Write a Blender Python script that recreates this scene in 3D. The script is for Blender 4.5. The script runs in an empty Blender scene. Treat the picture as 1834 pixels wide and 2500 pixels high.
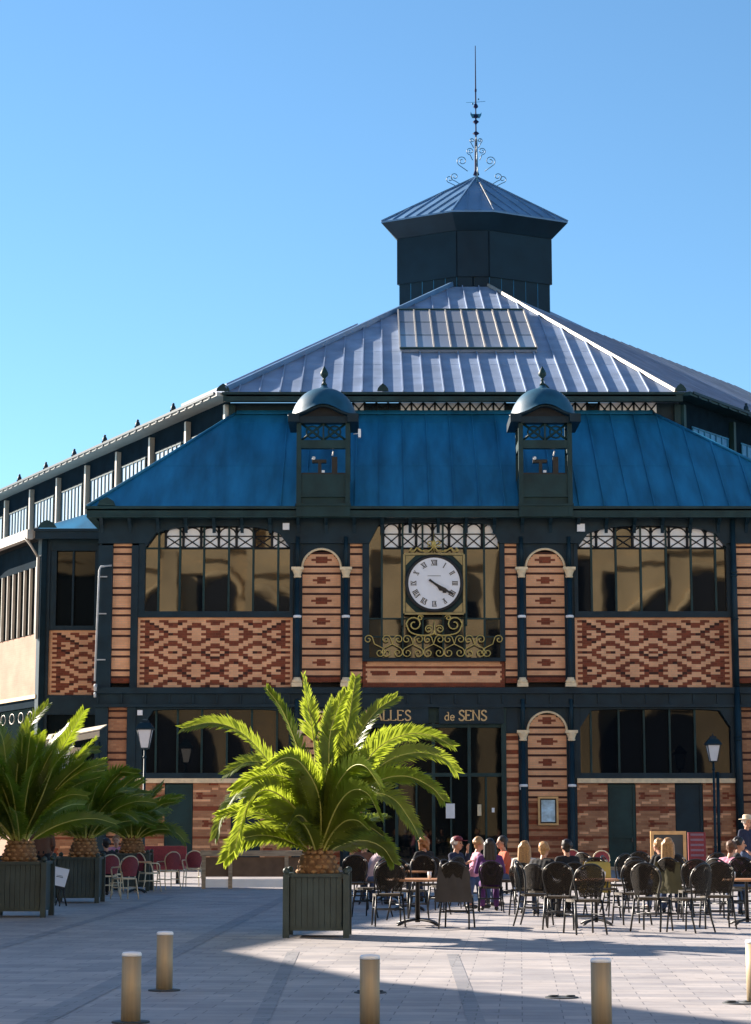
import bpy, math, random
from mathutils import Vector, Matrix
random.seed(7)
S = bpy.context.scene
COL = S.collection
R = math.radians
# ------------------------------------------------------------------ camera
F = 5000.0; W0 = 1834.0; H0 = 2500.0; HORIZON = 2010.0; CAMH = 1.65
TH = math.atan((HORIZON - H0/2)/F); ST, CT = math.sin(TH), math.cos(TH)
cam = bpy.data.objects.new('camera', bpy.data.cameras.new('camera')); COL.objects.link(cam)
cam.data.sensor_fit = 'HORIZONTAL'; cam.data.sensor_width = 36; cam.data.lens = 36*F/W0
cam.location = (0, 0, CAMH); cam.rotation_euler = (math.pi/2 + TH, 0, 0)
cam.data.clip_start = .1; cam.data.clip_end = 5000
S.camera = cam
# ------------------------------------------------------------------ light
SUN_E, SUN_A = R(25.0), R(35.0)        # elevation; angle behind the facade plane, from the left
sv = Vector((-math.cos(SUN_A)*math.cos(SUN_E), math.sin(SUN_A)*math.cos(SUN_E), math.sin(SUN_E)))
w = bpy.data.worlds.new('World'); S.world = w; w.use_nodes = True
nt = w.node_tree; nt.nodes.clear()
sky = nt.nodes.new('ShaderNodeTexSky'); sky.sky_type = 'NISHITA'; sky.sun_disc = False
sky.sun_elevation = SUN_E; sky.sun_rotation = math.atan2(sv.x, sv.y)
sky.air_density = 1.0; sky.dust_density = .0; sky.ozone_density = 3.5; sky.altitude = 0
bg = nt.nodes.new('ShaderNodeBackground'); bg.inputs[1].default_value = .063
wo = nt.nodes.new('ShaderNodeOutputWorld')
tint = nt.nodes.new('ShaderNodeMix'); tint.data_type = 'RGBA'; tint.blend_type = 'MULTIPLY'; tint.inputs[0].default_value = 1; tint.inputs[7].default_value = (.73, .915, .95, 1)
nt.links.new(sky.outputs[0], tint.inputs[6]); nt.links.new(tint.outputs[2], bg.inputs[0]); nt.links.new(bg.outputs[0], wo.inputs[0])
sl = bpy.data.lights.new('sun', 'SUN'); sl.energy = 5.0; sl.angle = R(.5); sl.color = (1, .89, .76)
so = bpy.data.objects.new('sun', sl); COL.objects.link(so)
so.rotation_euler = sv.to_track_quat('Z', 'Y').to_euler(); so.location = (-60, 60, 60)
S.view_settings.view_transform = 'Standard'; S.view_settings.look = 'None'
S.view_settings.exposure = 1.7; S.view_settings.gamma = 1; S.view_settings.use_curve_mapping = False
# ------------------------------------------------------------------ photo measuring
def ray(px, py):
    u = H0/2 - py
    return Vector((px - W0/2, F*CT - u*ST, F*ST + u*CT))
def U(px, py, Y):
    d = ray(px, py); t = Y/d.y
    return Vector((d.x*t, Y, CAMH + d.z*t))
def G(px, py):
    d = ray(px, py); t = -CAMH/d.z
    return Vector((d.x*t, d.y*t, 0))
def onplane(px, py, p0, n):
    d = ray(px, py); o = Vector((0, 0, CAMH)); t = (p0 - o).dot(n)/d.dot(n)
    return o + d*t
YF = 74.0
def fx(px): return U(px, 1500, YF).x
def fz(py): return U(917, py, YF).z
# ------------------------------------------------------------------ materials
def newmat(name):
    m = bpy.data.materials.new(name); m.use_nodes = True
    return m, m.node_tree, m.node_tree.nodes['Principled BSDF']
def pmat(name, col, rough=.6, metal=0, var=.25, scale=3., bump=0., spec=.5, bscale=None, stretch=(1,1,1)):
    m, t, b = newmat(name)
    tc = t.nodes.new('ShaderNodeTexCoord'); mp = t.nodes.new('ShaderNodeMapping'); mp.inputs['Scale'].default_value = stretch
    t.links.new(tc.outputs['Object'], mp.inputs[0])
    n = t.nodes.new('ShaderNodeTexNoise'); n.inputs['Scale'].default_value = scale; n.inputs['Detail'].default_value = 5
    t.links.new(mp.outputs[0], n.inputs['Vector'])
    r = t.nodes.new('ShaderNodeValToRGB')
    r.color_ramp.elements[0].position = .3; r.color_ramp.elements[1].position = .7
    r.color_ramp.elements[0].color = tuple(c*(1-var) for c in col)+(1,)
    r.color_ramp.elements[1].color = tuple(min(1, c*(1+var)) for c in col)+(1,)
    t.links.new(n.outputs[0], r.inputs[0]); t.links.new(r.outputs[0], b.inputs['Base Color'])
    b.inputs['Roughness'].default_value = rough; b.inputs['Metallic'].default_value = metal
    b.inputs['Specular IOR Level'].default_value = spec
    if bump:
        bn = t.nodes.new('ShaderNodeBump'); bn.inputs['Strength'].default_value = bump; bn.inputs['Distance'].default_value = .02
        n2 = t.nodes.new('ShaderNodeTexNoise'); n2.inputs['Scale'].default_value = bscale or scale*6
        t.links.new(mp.outputs[0], n2.inputs['Vector']); t.links.new(n2.outputs[0], bn.inputs['Height'])
        t.links.new(bn.outputs[0], b.inputs['Normal'])
    return m
def brickmat(name, c1, c2, mortar, bw=.22, rh=.083, ms=.007):
    m, t, b = newmat(name)
    tc = t.nodes.new('ShaderNodeTexCoord'); sp = t.nodes.new('ShaderNodeSeparateXYZ'); t.links.new(tc.outputs['Object'], sp.inputs[0])
    ad = t.nodes.new('ShaderNodeMath'); ad.operation = 'ADD'; t.links.new(sp.outputs[0], ad.inputs[0]); t.links.new(sp.outputs[1], ad.inputs[1])
    cb = t.nodes.new('ShaderNodeCombineXYZ'); t.links.new(ad.outputs[0], cb.inputs[0]); t.links.new(sp.outputs[2], cb.inputs[1])
    br = t.nodes.new('ShaderNodeTexBrick'); t.links.new(cb.outputs[0], br.inputs[0])
    br.inputs['Color1'].default_value = c1+(1,); br.inputs['Color2'].default_value = c2+(1,); br.inputs['Mortar'].default_value = mortar+(1,)
    br.inputs['Scale'].default_value = 1; br.inputs['Brick Width'].default_value = bw; br.inputs['Row Height'].default_value = rh
    br.inputs['Mortar Size'].default_value = ms; br.inputs['Mortar Smooth'].default_value = .3
    n = t.nodes.new('ShaderNodeTexNoise'); n.inputs['Scale'].default_value = 1.1; n.inputs['Detail'].default_value = 6; t.links.new(tc.outputs['Object'], n.inputs[0])
    mx = t.nodes.new('ShaderNodeMix'); mx.data_type = 'RGBA'; mx.blend_type = 'MULTIPLY'; mx.inputs[0].default_value = .42
    r = t.nodes.new('ShaderNodeValToRGB'); r.color_ramp.elements[0].position = .33; r.color_ramp.elements[0].color = (.5,.43,.38,1); r.color_ramp.elements[1].position = .65
    t.links.new(n.outputs[0], r.inputs[0]); t.links.new(br.outputs[0], mx.inputs[6]); t.links.new(r.outputs[0], mx.inputs[7])
    t.links.new(mx.outputs[2], b.inputs['Base Color']); b.inputs['Roughness'].default_value = .85
    bp = t.nodes.new('ShaderNodeBump'); bp.inputs['Strength'].default_value = .4; bp.inputs['Distance'].default_value = .01; bp.invert = True
    t.links.new(br.outputs['Fac'], bp.inputs['Height']); t.links.new(bp.outputs[0], b.inputs['Normal'])
    return m
M = {}
M['iron'] = pmat('iron_paint', (.008, .026, .040), .5, 0, .25, 2, .1, spec=.22)
M['iron2'] = pmat('iron_green', (.010, .038, .042), .5, 0, .3, 1.5, .1, spec=.25)
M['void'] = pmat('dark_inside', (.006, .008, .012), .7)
M['zinc'] = pmat('zinc', (.27, .33, .44), .65, 0, .18, .9, .10, spec=.1, bscale=2.2, stretch=(1, 1, .4))
M['zinclow'] = pmat('zinc_shade_blue', (.014, .150, .280), .5, 0, .34, 1.1, .25, bscale=2.5, spec=.3, stretch=(1.6, .35, .35))  # dark blue of the shaded lower roofs is put into this zinc
M['cladding'] = pmat('lantern_cladding', (.005, .020, .034), .5, 0, .2, 1, spec=.2)
M['ridge'] = pmat('pale_sunlit_zinc', (.42, .38, .33), .45, .2, .1)  # pale tone; sunlight on left-flank ironwork and right hip is in the colour
M['bl'] = brickmat('buff_brick', (.88, .46, .25), (.78, .39, .21), (.66, .41, .26))
M['bd'] = brickmat('red_brick', (.29, .060, .024), (.17, .036, .015), (.22, .09, .045))
M['bk'] = brickmat('dark_joint_brick', (.07, .018, .010), (.05, .014, .008), (.06, .02, .01))
M['blo'] = brickmat('ochre_brick', (.50, .24, .125), (.36, .155, .08), (.35, .2, .12))
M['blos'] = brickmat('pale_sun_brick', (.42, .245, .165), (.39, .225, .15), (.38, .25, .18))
M['stone'] = pmat('cream_stone', (.80, .62, .40), .8, 0, .15, 6)
M['limestone'] = pmat('limestone', (.55, .42, .25), .9, 0, .25, .25, .3, bscale=2)
M['render'] = pmat('rendered_wall', (.55, .47, .36), .9, 0, .15, .3)
M['brightw'] = pmat('bright_white', (.86, .87, .90), .35, 0, .08, 1.5)  # plain white, also standing for daylight behind the lattices
M['gold'] = pmat('gilded_iron', (.50, .38, .12), .45, .35, .2, 8)
M['goldp'] = pmat('gold_lettering', (.62, .42, .20), .5, .1, .15, 8)
M['white'] = pmat('white_enamel', (.80, .80, .84), .4, 0, .05, 2)
M['black'] = pmat('black_paint', (.006, .006, .008), .5)
M['paper'] = pmat('paper', (.78, .78, .82), .7, 0, .04)
M['poster'] = pmat('poster_print', (.42, .60, .74), .4, 0, .35, 5)
M['wood'] = pmat('varnished_wood', (.42, .20, .09), .45, 0, .3, 4, .1, stretch=(1, 8, 8))
M['pine'] = pmat('pine_wood', (.62, .36, .15), .55, 0, .2, 4)
M['greywood'] = pmat('weathered_wood', (.36, .28, .20), .8, 0, .3, 4, .2, stretch=(1, 6, 6))
M['canvas'] = pmat('brown_canvas', (.16, .10, .065), .9, 0, .2, 3)
M['planter'] = pmat('planter_paint', (.030, .050, .052), .55, 0, .25, 3, .15)
M['soil'] = pmat('soil', (.03, .02, .012), .95, 0, .4, 9, .6)
M['rattan'] = pmat('black_rattan', (.022, .017, .013), .7, 0, .5, 60, .4, spec=.2)
M['rattanb'] = pmat('brown_rattan', (.055, .040, .024), .6, 0, .4, 60, .4)
M['tube'] = pmat('black_tube', (.010, .009, .009), .4)
M['cushion'] = pmat('pale_seat', (.55, .52, .48), .7)
M['burg'] = pmat('burgundy_weave', (.18, .016, .028), .6, 0, .35, 50, .3)
M['cane'] = pmat('cream_cane', (.66, .55, .38), .5, 0, .15, 8)
M['steel'] = pmat('brushed_steel', (.40, .31, .20), .6, .3, .12, 6, .05, stretch=(6, 6, .3))
M['plate'] = pmat('cast_plate', (.05, .055, .06), .6, .3)
M['bark'] = pmat('palm_bark', (.17, .085, .04), .9, 0, .5, 9, .6)
M['husk'] = pmat('palm_husk', (.30, .17, .08), .85, 0, .4, 12, .5)
M['rachis'] = pmat('palm_rachis', (.42, .42, .10), .45, 0, .2, 8)
M['lampglass'] = pmat('lamp_glass', (.72, .72, .76), .3, 0, .05)
M['hair_brown'] = pmat('brown_hair', (.10, .045, .02), .6, 0, .4, 40)
M['hair_dark'] = pmat('dark_hair', (.015, .010, .009), .5, 0, .4, 40)
M['hair_blond'] = pmat('blond_hair', (.36, .20, .08), .5, 0, .3, 40)
M['hair_grey'] = pmat('grey_hair', (.55, .50, .46), .6, 0, .2, 40)
M['hair_red'] = pmat('auburn_hair', (.30, .12, .035), .6, 0, .3, 40)
M['skin'] = pmat('skin', (.50, .25, .16), .55, 0, .08, 6)
M['shoe'] = pmat('shoe_leather', (.02, .017, .015), .5)
M['lip'] = pmat('lip', (.35, .09, .08), .5)
M['straw'] = pmat('straw_hat', (.62, .50, .34), .8)
M['tile'] = pmat('roof_tile', (.22, .09, .05), .9, 0, .3, 1)
def cloth(name, c):
    if name not in M: M[name] = pmat(name, c, .9, 0, .12, 6, .2, bscale=9)
    return M[name]
def leafmat(name, c, tr, w_=.5):
    m, t, b = newmat(name)
    tc = t.nodes.new('ShaderNodeTexCoord'); n = t.nodes.new('ShaderNodeTexNoise'); n.inputs['Scale'].default_value = 2.5
    t.links.new(tc.outputs['Object'], n.inputs[0])
    r = t.nodes.new('ShaderNodeValToRGB'); r.color_ramp.elements[0].position = .3; r.color_ramp.elements[1].position = .7
    r.color_ramp.elements[0].color = tuple(x*.65 for x in c)+(1,); r.color_ramp.elements[1].color = tuple(min(1, x*1.35) for x in c)+(1,)
    t.links.new(n.outputs[0], r.inputs[0]); t.links.new(r.outputs[0], b.inputs['Base Color'])
    b.inputs['Roughness'].default_value = .38
    tl = t.nodes.new('ShaderNodeBsdfTranslucent'); tl.inputs[0].default_value = tr+(1,)
    mx = t.nodes.new('ShaderNodeMixShader'); mx.inputs[0].default_value = w_
    t.links.new(b.outputs[0], mx.inputs[1]); t.links.new(tl.outputs[0], mx.inputs[2])
    t.links.new(mx.outputs[0], t.nodes['Material Output'].inputs[0])
    return m
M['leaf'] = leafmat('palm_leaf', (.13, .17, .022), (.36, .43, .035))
M['leafm'] = leafmat('palm_leaf_darker', (.07, .105, .020), (.22, .27, .03))  # darker tone on some fronds, to give the crown depth
M['leafd'] = leafmat('palm_leaf_shaded', (.09, .135, .018), (.30, .38, .02), .45)  # shade on the left palms is put into this darker leaf colour
def glassmat(name, dark, refl, rough=.02):
    m, t, b = newmat(name)
    b.inputs['Base Color'].default_value = dark+(1,); b.inputs['Roughness'].default_value = .5; b.inputs['Specular IOR Level'].default_value = 0
    g = t.nodes.new('ShaderNodeBsdfGlossy'); g.inputs[0].default_value = (.95, .93, .86, 1); g.inputs['Roughness'].default_value = rough
    tc = t.nodes.new('ShaderNodeTexCoord'); n = t.nodes.new('ShaderNodeTexNoise'); n.inputs['Scale'].default_value = .7; t.links.new(tc.outputs['Object'], n.inputs[0])
    bp = t.nodes.new('ShaderNodeBump'); bp.inputs['Strength'].default_value = .13; bp.inputs['Distance'].default_value = .015
    t.links.new(n.outputs[0], bp.inputs['Height']); t.links.new(bp.outputs[0], g.inputs['Normal'])
    mx = t.nodes.new('ShaderNodeMixShader'); mx.inputs[0].default_value = refl
    t.links.new(b.outputs[0], mx.inputs[1]); t.links.new(g.outputs[0], mx.inputs[2]); t.links.new(mx.outputs[0], t.nodes['Material Output'].inputs[0])
    return m
M['domezinc'] = pmat('dome_zinc', (.012, .075, .13), .5, 0, .2, 2, .1, spec=.35)
M['zincmid0'] = pmat('hip_zinc', (.08, .17, .30), .5, 0, .15, 1)
M['greypipe'] = pmat('grey_pipe', (.42, .44, .46), .5)
M['goldd'] = pmat('dull_gold', (.34, .26, .11), .5, .2, .2, 8)
M['ironm'] = pmat('matt_iron', (.006, .016, .026), .9, 0, .2, 2, spec=.02)
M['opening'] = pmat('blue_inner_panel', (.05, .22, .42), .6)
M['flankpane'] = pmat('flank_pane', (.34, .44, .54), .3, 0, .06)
M['glass'] = glassmat('window_glass', (.004, .006, .009), .078)
M['glassd'] = glassmat('door_glass', (.003, .006, .008), .02)
M['glassg'] = glassmat('ground_window_glass', (.004, .006, .009), .022)
M['glassr'] = glassmat('roof_glass', (.24, .28, .36), .3, .12)
# paving
def paving(name, ca, cb_, mort, bw, rh):
    m, t, b = newmat(name)
    tc = t.nodes.new('ShaderNodeTexCoord'); mp = t.nodes.new('ShaderNodeMapping'); mp.inputs['Rotation'].default_value = (0, 0, R(4))
    t.links.new(tc.outputs['Object'], mp.inputs[0])
    br = t.nodes.new('ShaderNodeTexBrick'); t.links.new(mp.outputs[0], br.inputs[0])
    br.inputs['Color1'].default_value = ca+(1,); br.inputs['Color2'].default_value = cb_+(1,); br.inputs['Mortar'].default_value = mort+(1,)
    br.inputs['Scale'].default_value = 1; br.inputs['Brick Width'].default_value = bw; br.inputs['Row Height'].default_value = rh; br.inputs['Mortar Size'].default_value = .006
    br.offset = .37
    n = t.nodes.new('ShaderNodeTexNoise'); n.inputs['Scale'].default_value = .9; n.inputs['Detail'].default_value = 8; n.inputs['Roughness'].default_value = .65; t.links.new(mp.outputs[0], n.inputs[0])
    r = t.nodes.new('ShaderNodeValToRGB'); r.color_ramp.elements[0].position = .35; r.color_ramp.elements[0].color = (.66, .66, .68, 1); r.color_ramp.elements[1].position = .65
    t.links.new(n.outputs[0], r.inputs[0])
    mx = t.nodes.new('ShaderNodeMix'); mx.data_type = 'RGBA'; mx.blend_type = 'MULTIPLY'; mx.inputs[0].default_value = .8
    n3 = t.nodes.new('ShaderNodeTexNoise'); n3.inputs['Scale'].default_value = 7; n3.inputs['Detail'].default_value = 3; t.links.new(tc.outputs['Object'], n3.inputs[0])
    r3 = t.nodes.new('ShaderNodeValToRGB'); r3.color_ramp.elements[0].position = .27; r3.color_ramp.elements[0].color = (.55, .53, .5, 1); r3.color_ramp.elements[1].position = .36
    t.links.new(n3.outputs[0], r3.inputs[0])
    mx3 = t.nodes.new('ShaderNodeMix'); mx3.data_type = 'RGBA'; mx3.blend_type = 'MULTIPLY'; mx3.inputs[0].default_value = .7
    t.links.new(br.outputs[0], mx.inputs[6]); t.links.new(r.outputs[0], mx.inputs[7]); t.links.new(mx.outputs[2], mx3.inputs[6]); t.links.new(r3.outputs[0], mx3.inputs[7]); t.links.new(mx3.outputs[2], b.inputs['Base Color'])
    b.inputs['Roughness'].default_value = .62
    bp = t.nodes.new('ShaderNodeBump'); bp.inputs['Strength'].default_value = .3; bp.inputs['Distance'].default_value = .01; bp.invert = True
    t.links.new(br.outputs['Fac'], bp.inputs['Height']); t.links.new(bp.outputs[0], b.inputs['Normal'])
    return m
M['pave'] = paving('pale_paving', (.46, .415, .395), (.32, .30, .305), (.19, .18, .185), .56, .29)
M['paved'] = paving('dark_paving', (.32, .305, .315), (.25, .245, .255), (.16, .16, .16), .4, .2)
# ------------------------------------------------------------------ mesh builder
class MB:
    def __init__(s): s.v = []; s.f = []; s.m = []; s.smooth = []
    def add(s, vs, fs, mi=0, sm=False, mx=None):
        o = len(s.v)
        for p in vs:
            p = Vector(p); s.v.append(mx @ p if mx else p)
        for f in fs: s.f.append(tuple(i+o for i in f)); s.m.append(mi); s.smooth.append(sm)
        return s
    def box(s, x0, x1, y0, y1, z0, z1, mi=0, mx=None):
        x0, x1 = sorted((x0, x1)); y0, y1 = sorted((y0, y1)); z0, z1 = sorted((z0, z1))
        vs = [(x0,y0,z0),(x1,y0,z0),(x1,y1,z0),(x0,y1,z0),(x0,y0,z1),(x1,y0,z1),(x1,y1,z1),(x0,y1,z1)]
        return s.add(vs, [(0,3,2,1),(4,5,6,7),(0,1,5,4),(1,2,6,5),(2,3,7,6),(3,0,4,7)], mi, False, mx)
    def poly(s, pts, mi=0): return s.add(pts, [tuple(range(len(pts)))], mi)
    def prism(s, pts, vec, mi=0, mx=None):      # extruded polygon
        n = len(pts); pts = [Vector(p) for p in pts]; vec = Vector(vec)
        nrm = Vector((0, 0, 0))
        for i in range(n): nrm += pts[i].cross(pts[(i+1) % n])
        if nrm.dot(vec) > 0: pts = pts[::-1]
        vs = pts + [p+vec for p in pts]
        fs = [tuple(range(n)), tuple(range(2*n-1, n-1, -1))] + [(i, i+n, (i+1) % n+n, (i+1) % n) for i in range(n)]
        return s.add(vs, fs, mi, False, mx)
    def bar(s, a, b, wd, hg, up=(0,0,1), mi=0):  # box beam from a to b, its base on the line
        a, b = Vector(a), Vector(b); d = (b-a); L = d.length
        if L < 1e-6: return s
        d.normalize(); up = Vector(up); side = d.cross(up).normalized(); up = side.cross(d).normalized()
        mx = Matrix((( side.x, d.x, up.x, a.x), (side.y, d.y, up.y, a.y), (side.z, d.z, up.z, a.z), (0,0,0,1)))
        return s.box(-wd/2, wd/2, 0, L, 0, hg, mi, mx)
    def tube(s, pts, r, seg=6, mi=0, closed=False):
        pts = [Vector(p) for p in pts]; n = len(pts); rr = r if isinstance(r, (list, tuple)) else [r]*n
        o = len(s.v); ref = None
        for i, p in enumerate(pts):
            if closed: t = pts[(i+1) % n]-pts[i-1]
            else: t = pts[min(i+1, n-1)]-pts[max(i-1, 0)]
            if t.length < 1e-9: t = Vector((0,0,1))
            t.normalize()
            if ref is None:
                ref = Vector((0,0,1)) if abs(t.z) < .9 else Vector((1,0,0))
            a = t.cross(ref)
            if a.length < 1e-4: a = t.cross(Vector((1,.3,0)))
            a.normalize(); b = a.cross(t).normalized(); ref = b
            for k in range(seg):
                q = 2*math.pi*k/seg; s.v.append(p + (a*math.cos(q)+b*math.sin(q))*rr[i])
        for i in range(n if closed else n-1):
            for k in range(seg):
                i2 = (i+1) % n
                s.f.append((o+i*seg+k, o+i*seg+(k+1) % seg, o+i2*seg+(k+1) % seg, o+i2*seg+k)); s.m.append(mi); s.smooth.append(True)
        if not closed:
            s.f.append(tuple(o+k for k in range(seg))[::-1]); s.m.append(mi); s.smooth.append(False)
            s.f.append(tuple(o+(n-1)*seg+k for k in range(seg))); s.m.append(mi); s.smooth.append(False)
        return s
    def lathe(s, prof, c=(0,0,0), seg=20, mi=0, sm=True):
        c = Vector(c); o = len(s.v)
        for r, z in prof:
            for k in range(seg):
                q = 2*math.pi*k/seg; s.v.append(c+Vector((r*math.cos(q), r*math.sin(q), z)))
        for i in range(len(prof)-1):
            for k in range(seg):
                s.f.append((o+i*seg+k, o+i*seg+(k+1) % seg, o+(i+1)*seg+(k+1) % seg, o+(i+1)*seg+k)); s.m.append(mi); s.smooth.append(sm)
        s.f.append(tuple(o+k for k in range(seg))[::-1]); s.m.append(mi); s.smooth.append(False)
        e = o+(len(prof)-1)*seg; s.f.append(tuple(e+k for k in range(seg))); s.m.append(mi); s.smooth.append(False)
        return s
    def ball(s, c, r, mi=0, seg=10, sc=(1,1,1)):
        c = Vector(c); o = len(s.v); n = seg//2+1
        vs = []; 
        for i in range(1, n):
            a = math.pi*i/n
            for k in range(seg):
                q = 2*math.pi*k/seg; vs.append(c+Vector((r*math.sin(a)*math.cos(q)*sc[0], r*math.sin(a)*math.sin(q)*sc[1], -r*math.cos(a)*sc[2])))
        vs += [c-Vector((0,0,r*sc[2])), c+Vector((0,0,r*sc[2]))]
        fs = []
        for i in range(n-2):
            for k in range(seg): fs.append((i*seg+k, i*seg+(k+1) % seg, (i+1)*seg+(k+1) % seg, (i+1)*seg+k))
        b = (n-1)*seg
        for k in range(seg): fs.append((b, (k+1) % seg, k)); fs.append((b+1, (n-2)*seg+k, (n-2)*seg+(k+1) % seg))
        return s.add(vs, fs, mi, True)
    def mesh(s, name, mats):
        me = bpy.data.meshes.new(name); me.from_pydata([tuple(v) for v in s.v], [], s.f)
        for m in (mats if isinstance(mats, (list, tuple)) else [mats]): me.materials.append(m)
        me.polygons.foreach_set('material_index', s.m); me.polygons.foreach_set('use_smooth', s.smooth); me.update()
        return me
    def build(s, name, mats, parent=None):
        return link(name, s.mesh(name, mats), parent)
def link(name, me, parent=None):
    o = bpy.data.objects.new(name, me); COL.objects.link(o)
    if parent is not None:
        o.parent = parent
        if parent.type == 'EMPTY' and parent.parent is None: o.matrix_parent_inverse = Matrix.Translation(-Vector(parent.location))
    return o
def tag(o, label=None, cat=None, group=None, kind=None):
    if label: o['label'] = label
    if cat: o['category'] = cat
    if group: o['group'] = group
    if kind: o['kind'] = kind
    return o
def thing(name, label, cat, loc=(0,0,0), group=None):
    o = bpy.data.objects.new(name, None); COL.objects.link(o); o.location = loc
    o.empty_display_size = .2
    return tag(o, label, cat, group)
KIDS = {}
def kids(o):
    return [c for c in bpy.data.objects if c.parent == o]
def copy_tree(o, parent=None):
    c = o.copy(); COL.objects.link(c); c.parent = parent
    if parent is not None: c.matrix_parent_inverse = o.matrix_parent_inverse.copy()
    for ch in kids(o): copy_tree(ch, c)
    return c
def catmull(P, n=8):
    P = [Vector(p) for p in P]; out = []
    Q = [P[0]*2-P[1]] + P + [P[-1]*2-P[-2]]
    for i in range(1, len(Q)-2):
        for k in range(n):
            t = k/n; a, b, c, d = Q[i-1], Q[i], Q[i+1], Q[i+2]
            out.append(.5*((2*b)+(c-a)*t+(2*a-5*b+4*c-d)*t*t+(3*b-a-3*c+d)*t**3))
    out.append(P[-1]); return out

# ================================================================== GROUND
g = MB(); nx, ny = 1, 1
g.poly([(-400,-120,0),(400,-120,0),(400,700,0),(-400,700,0)])
tag(g.build('square_paving', M['pave']), kind='structure')
def strip(a, b, wpx0, wpx1, z=.004):
    a0, a1 = G(a[0]-wpx0/2, a[1]), G(a[0]+wpx0/2, a[1]); b0, b1 = G(b[0]-wpx1/2, b[1]), G(b[0]+wpx1/2, b[1])
    return [Vector((p.x, p.y, z)) for p in (b0, b1, a1, a0)]
g = MB(); g.poly(strip((740, 2170), (40, 2520), 24, 78)); tag(g.build('paving_band', M['paved']), kind='structure')
g = MB(); g.poly(strip((716, 2325), (625, 2520), 30, 44)); tag(g.build('paving_band', M['paved']), kind='structure')
g = MB(); g.poly(strip((1105, 2330), (1172, 2520), 28, 46)); tag(g.build('paving_band', M['paved']), kind='structure')
g = MB(); g.poly(strip((420, 2190), (-60, 2330), 20, 40)); tag(g.build('paving_band', M['paved']), kind='structure')

# ================================================================== SURROUNDING BUILDINGS (outside the frame: shade the square, mirrored in the panes)
def side_house(pts, h, label, mat, wide):
    c = sum((Vector(p) for p in pts), Vector((0,0)))/len(pts)
    t = thing('town_house', label, 'building', (c.x, c.y, 0))
    m = MB(); m.prism([(p[0], p[1], 0) for p in pts], (0, 0, h)); wl = m.build('wall', mat, t)
    m = MB(); m.prism([(p[0]*1.0, p[1], h) for p in pts], (0, 0, .35)); m.build('cornice', M['limestone'], t)
    a, b = Vector(pts[0]), Vector(pts[1]); d = (b-a); L = d.length; d.normalize(); nrm = Vector((d.y, -d.x))
    if nrm.dot(Vector((0,0))-a) < 0: nrm = -nrm
    n = int(L/3)
    for k in range(n):
        for zz in range(1, int(h/3.4)+1):
            p = a + d*(L*(k+.5)/n); z0 = (zz-1)*3.4+1
            A = Vector((p.x, p.y, 0)) + Vector((nrm.x, nrm.y, 0))*.03
            D = Vector((d.x, d.y, 0))
            m = MB(); m.prism([A-D*.55+Vector((0,0,z0)), A+D*.55+Vector((0,0,z0)), A+D*.55+Vector((0,0,z0+1.7)), A-D*.55+Vector((0,0,z0+1.7))], Vector((nrm.x, nrm.y, 0))*.05)
            m.build('window', M['glass'], t)
side_house([(-17.7, 63.8), (-22.9, 42.0), (-40, 43.4), (-30, 66)], 11.65, 'pale rendered town house left of the square, farther from the camera', M['render'], 3)
side_house([(-22.9, 41.95), (-21.0, 36.8), (-19.3, 34.6), (-17.9, 32.3), (-13, 24), (-28, 18), (-40, 43)], 11.65, 'ochre rendered town house left of the square, nearer to the camera', M['render'], 3)
# cathedral front behind the camera
t = thing('cathedral', 'tall pale limestone church front facing the market hall across the square', 'church', (0, -28, 0))
m = MB(); m.box(-46, 60, -36, -28, 0, 46); m.build('wall', M['limestone'], t)
def arch_pts(cx, z0, wd, spring, y, n=14, pointed=False):
    pts = [(cx-wd, y, z0), (cx+wd, y, z0)]
    for i in range(n+1):
        a = math.pi*i/n; pts.append((cx+wd*math.cos(a), y, spring+wd*math.sin(a)))
    return pts
for x0_, x1_, za_, zb_ in ((-18.4, -16.4, 12.9, 24), (18.9, 21.4, 12.9, 24), (22.2, 22.9, 16, 24), (-1.0, .5, 12.9, 17.6), (3.6, 5.0, 12.9, 21), (11.5, 12.6, 12.9, 20)):
    m = MB(); m.box(x0_, x1_, -28.1, -27.95, za_, zb_); m.build('window', M['void'], t)  # dark slabs stand for the shade of recesses mirrored in the panes
for cx, z0, wd, sp in ((-12.6, 14.5, 2.6, 19.8), (31.5, 12, 9.3, 13.2), (-28, 12, 5, 20), (8, 15, 1.6, 19)):
    m = MB(); m.prism(arch_pts(cx, z0, wd, sp, -28.02), (0, .15, 0)); m.build('window', M['void'], t)
    m = MB()
    pts = [(cx+(wd+.5)*math.cos(math.pi*i/16), -27.8, sp+(wd+.5)*math.sin(math.pi*i/16)) for i in range(17)]
    m.tube(pts, .32, 6); m.build('hood_mould', M['limestone'], t)
m = MB(); m.box(-46, 60, -28.0, -27.4, 24.2, 25.0); m.box(-46, 60, -28.0, -27.6, 12.2, 12.8); m.build('string_course', M['limestone'], t)
for x in (-20.5, -8.5, -6.2, 2.6, 9.5, 17.8, 34): 
    m = MB(); m.box(x-.7, x+.7, -28, -26.6, 0, 24.2); m.build('buttress', M['limestone'], t)
for cx, wd in ((-17, 4.6), (-3, 5), (10, 4.8), (24, 5.6), (-30, 5)):
    m = MB(); m.prism(arch_pts(cx, .1, wd, 6.2, -28.01), (0, .25, 0)); m.build('portal', M['void'], t)

# ================================================================== THE MARKET HALL
hall = thing('market_hall', 'brick and blue zinc covered market hall with clock and lantern roof', 'market hall', (fx(1059), 84, 0))
XL = fx(240); XR = 16.0
zE = fz(1237)
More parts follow.
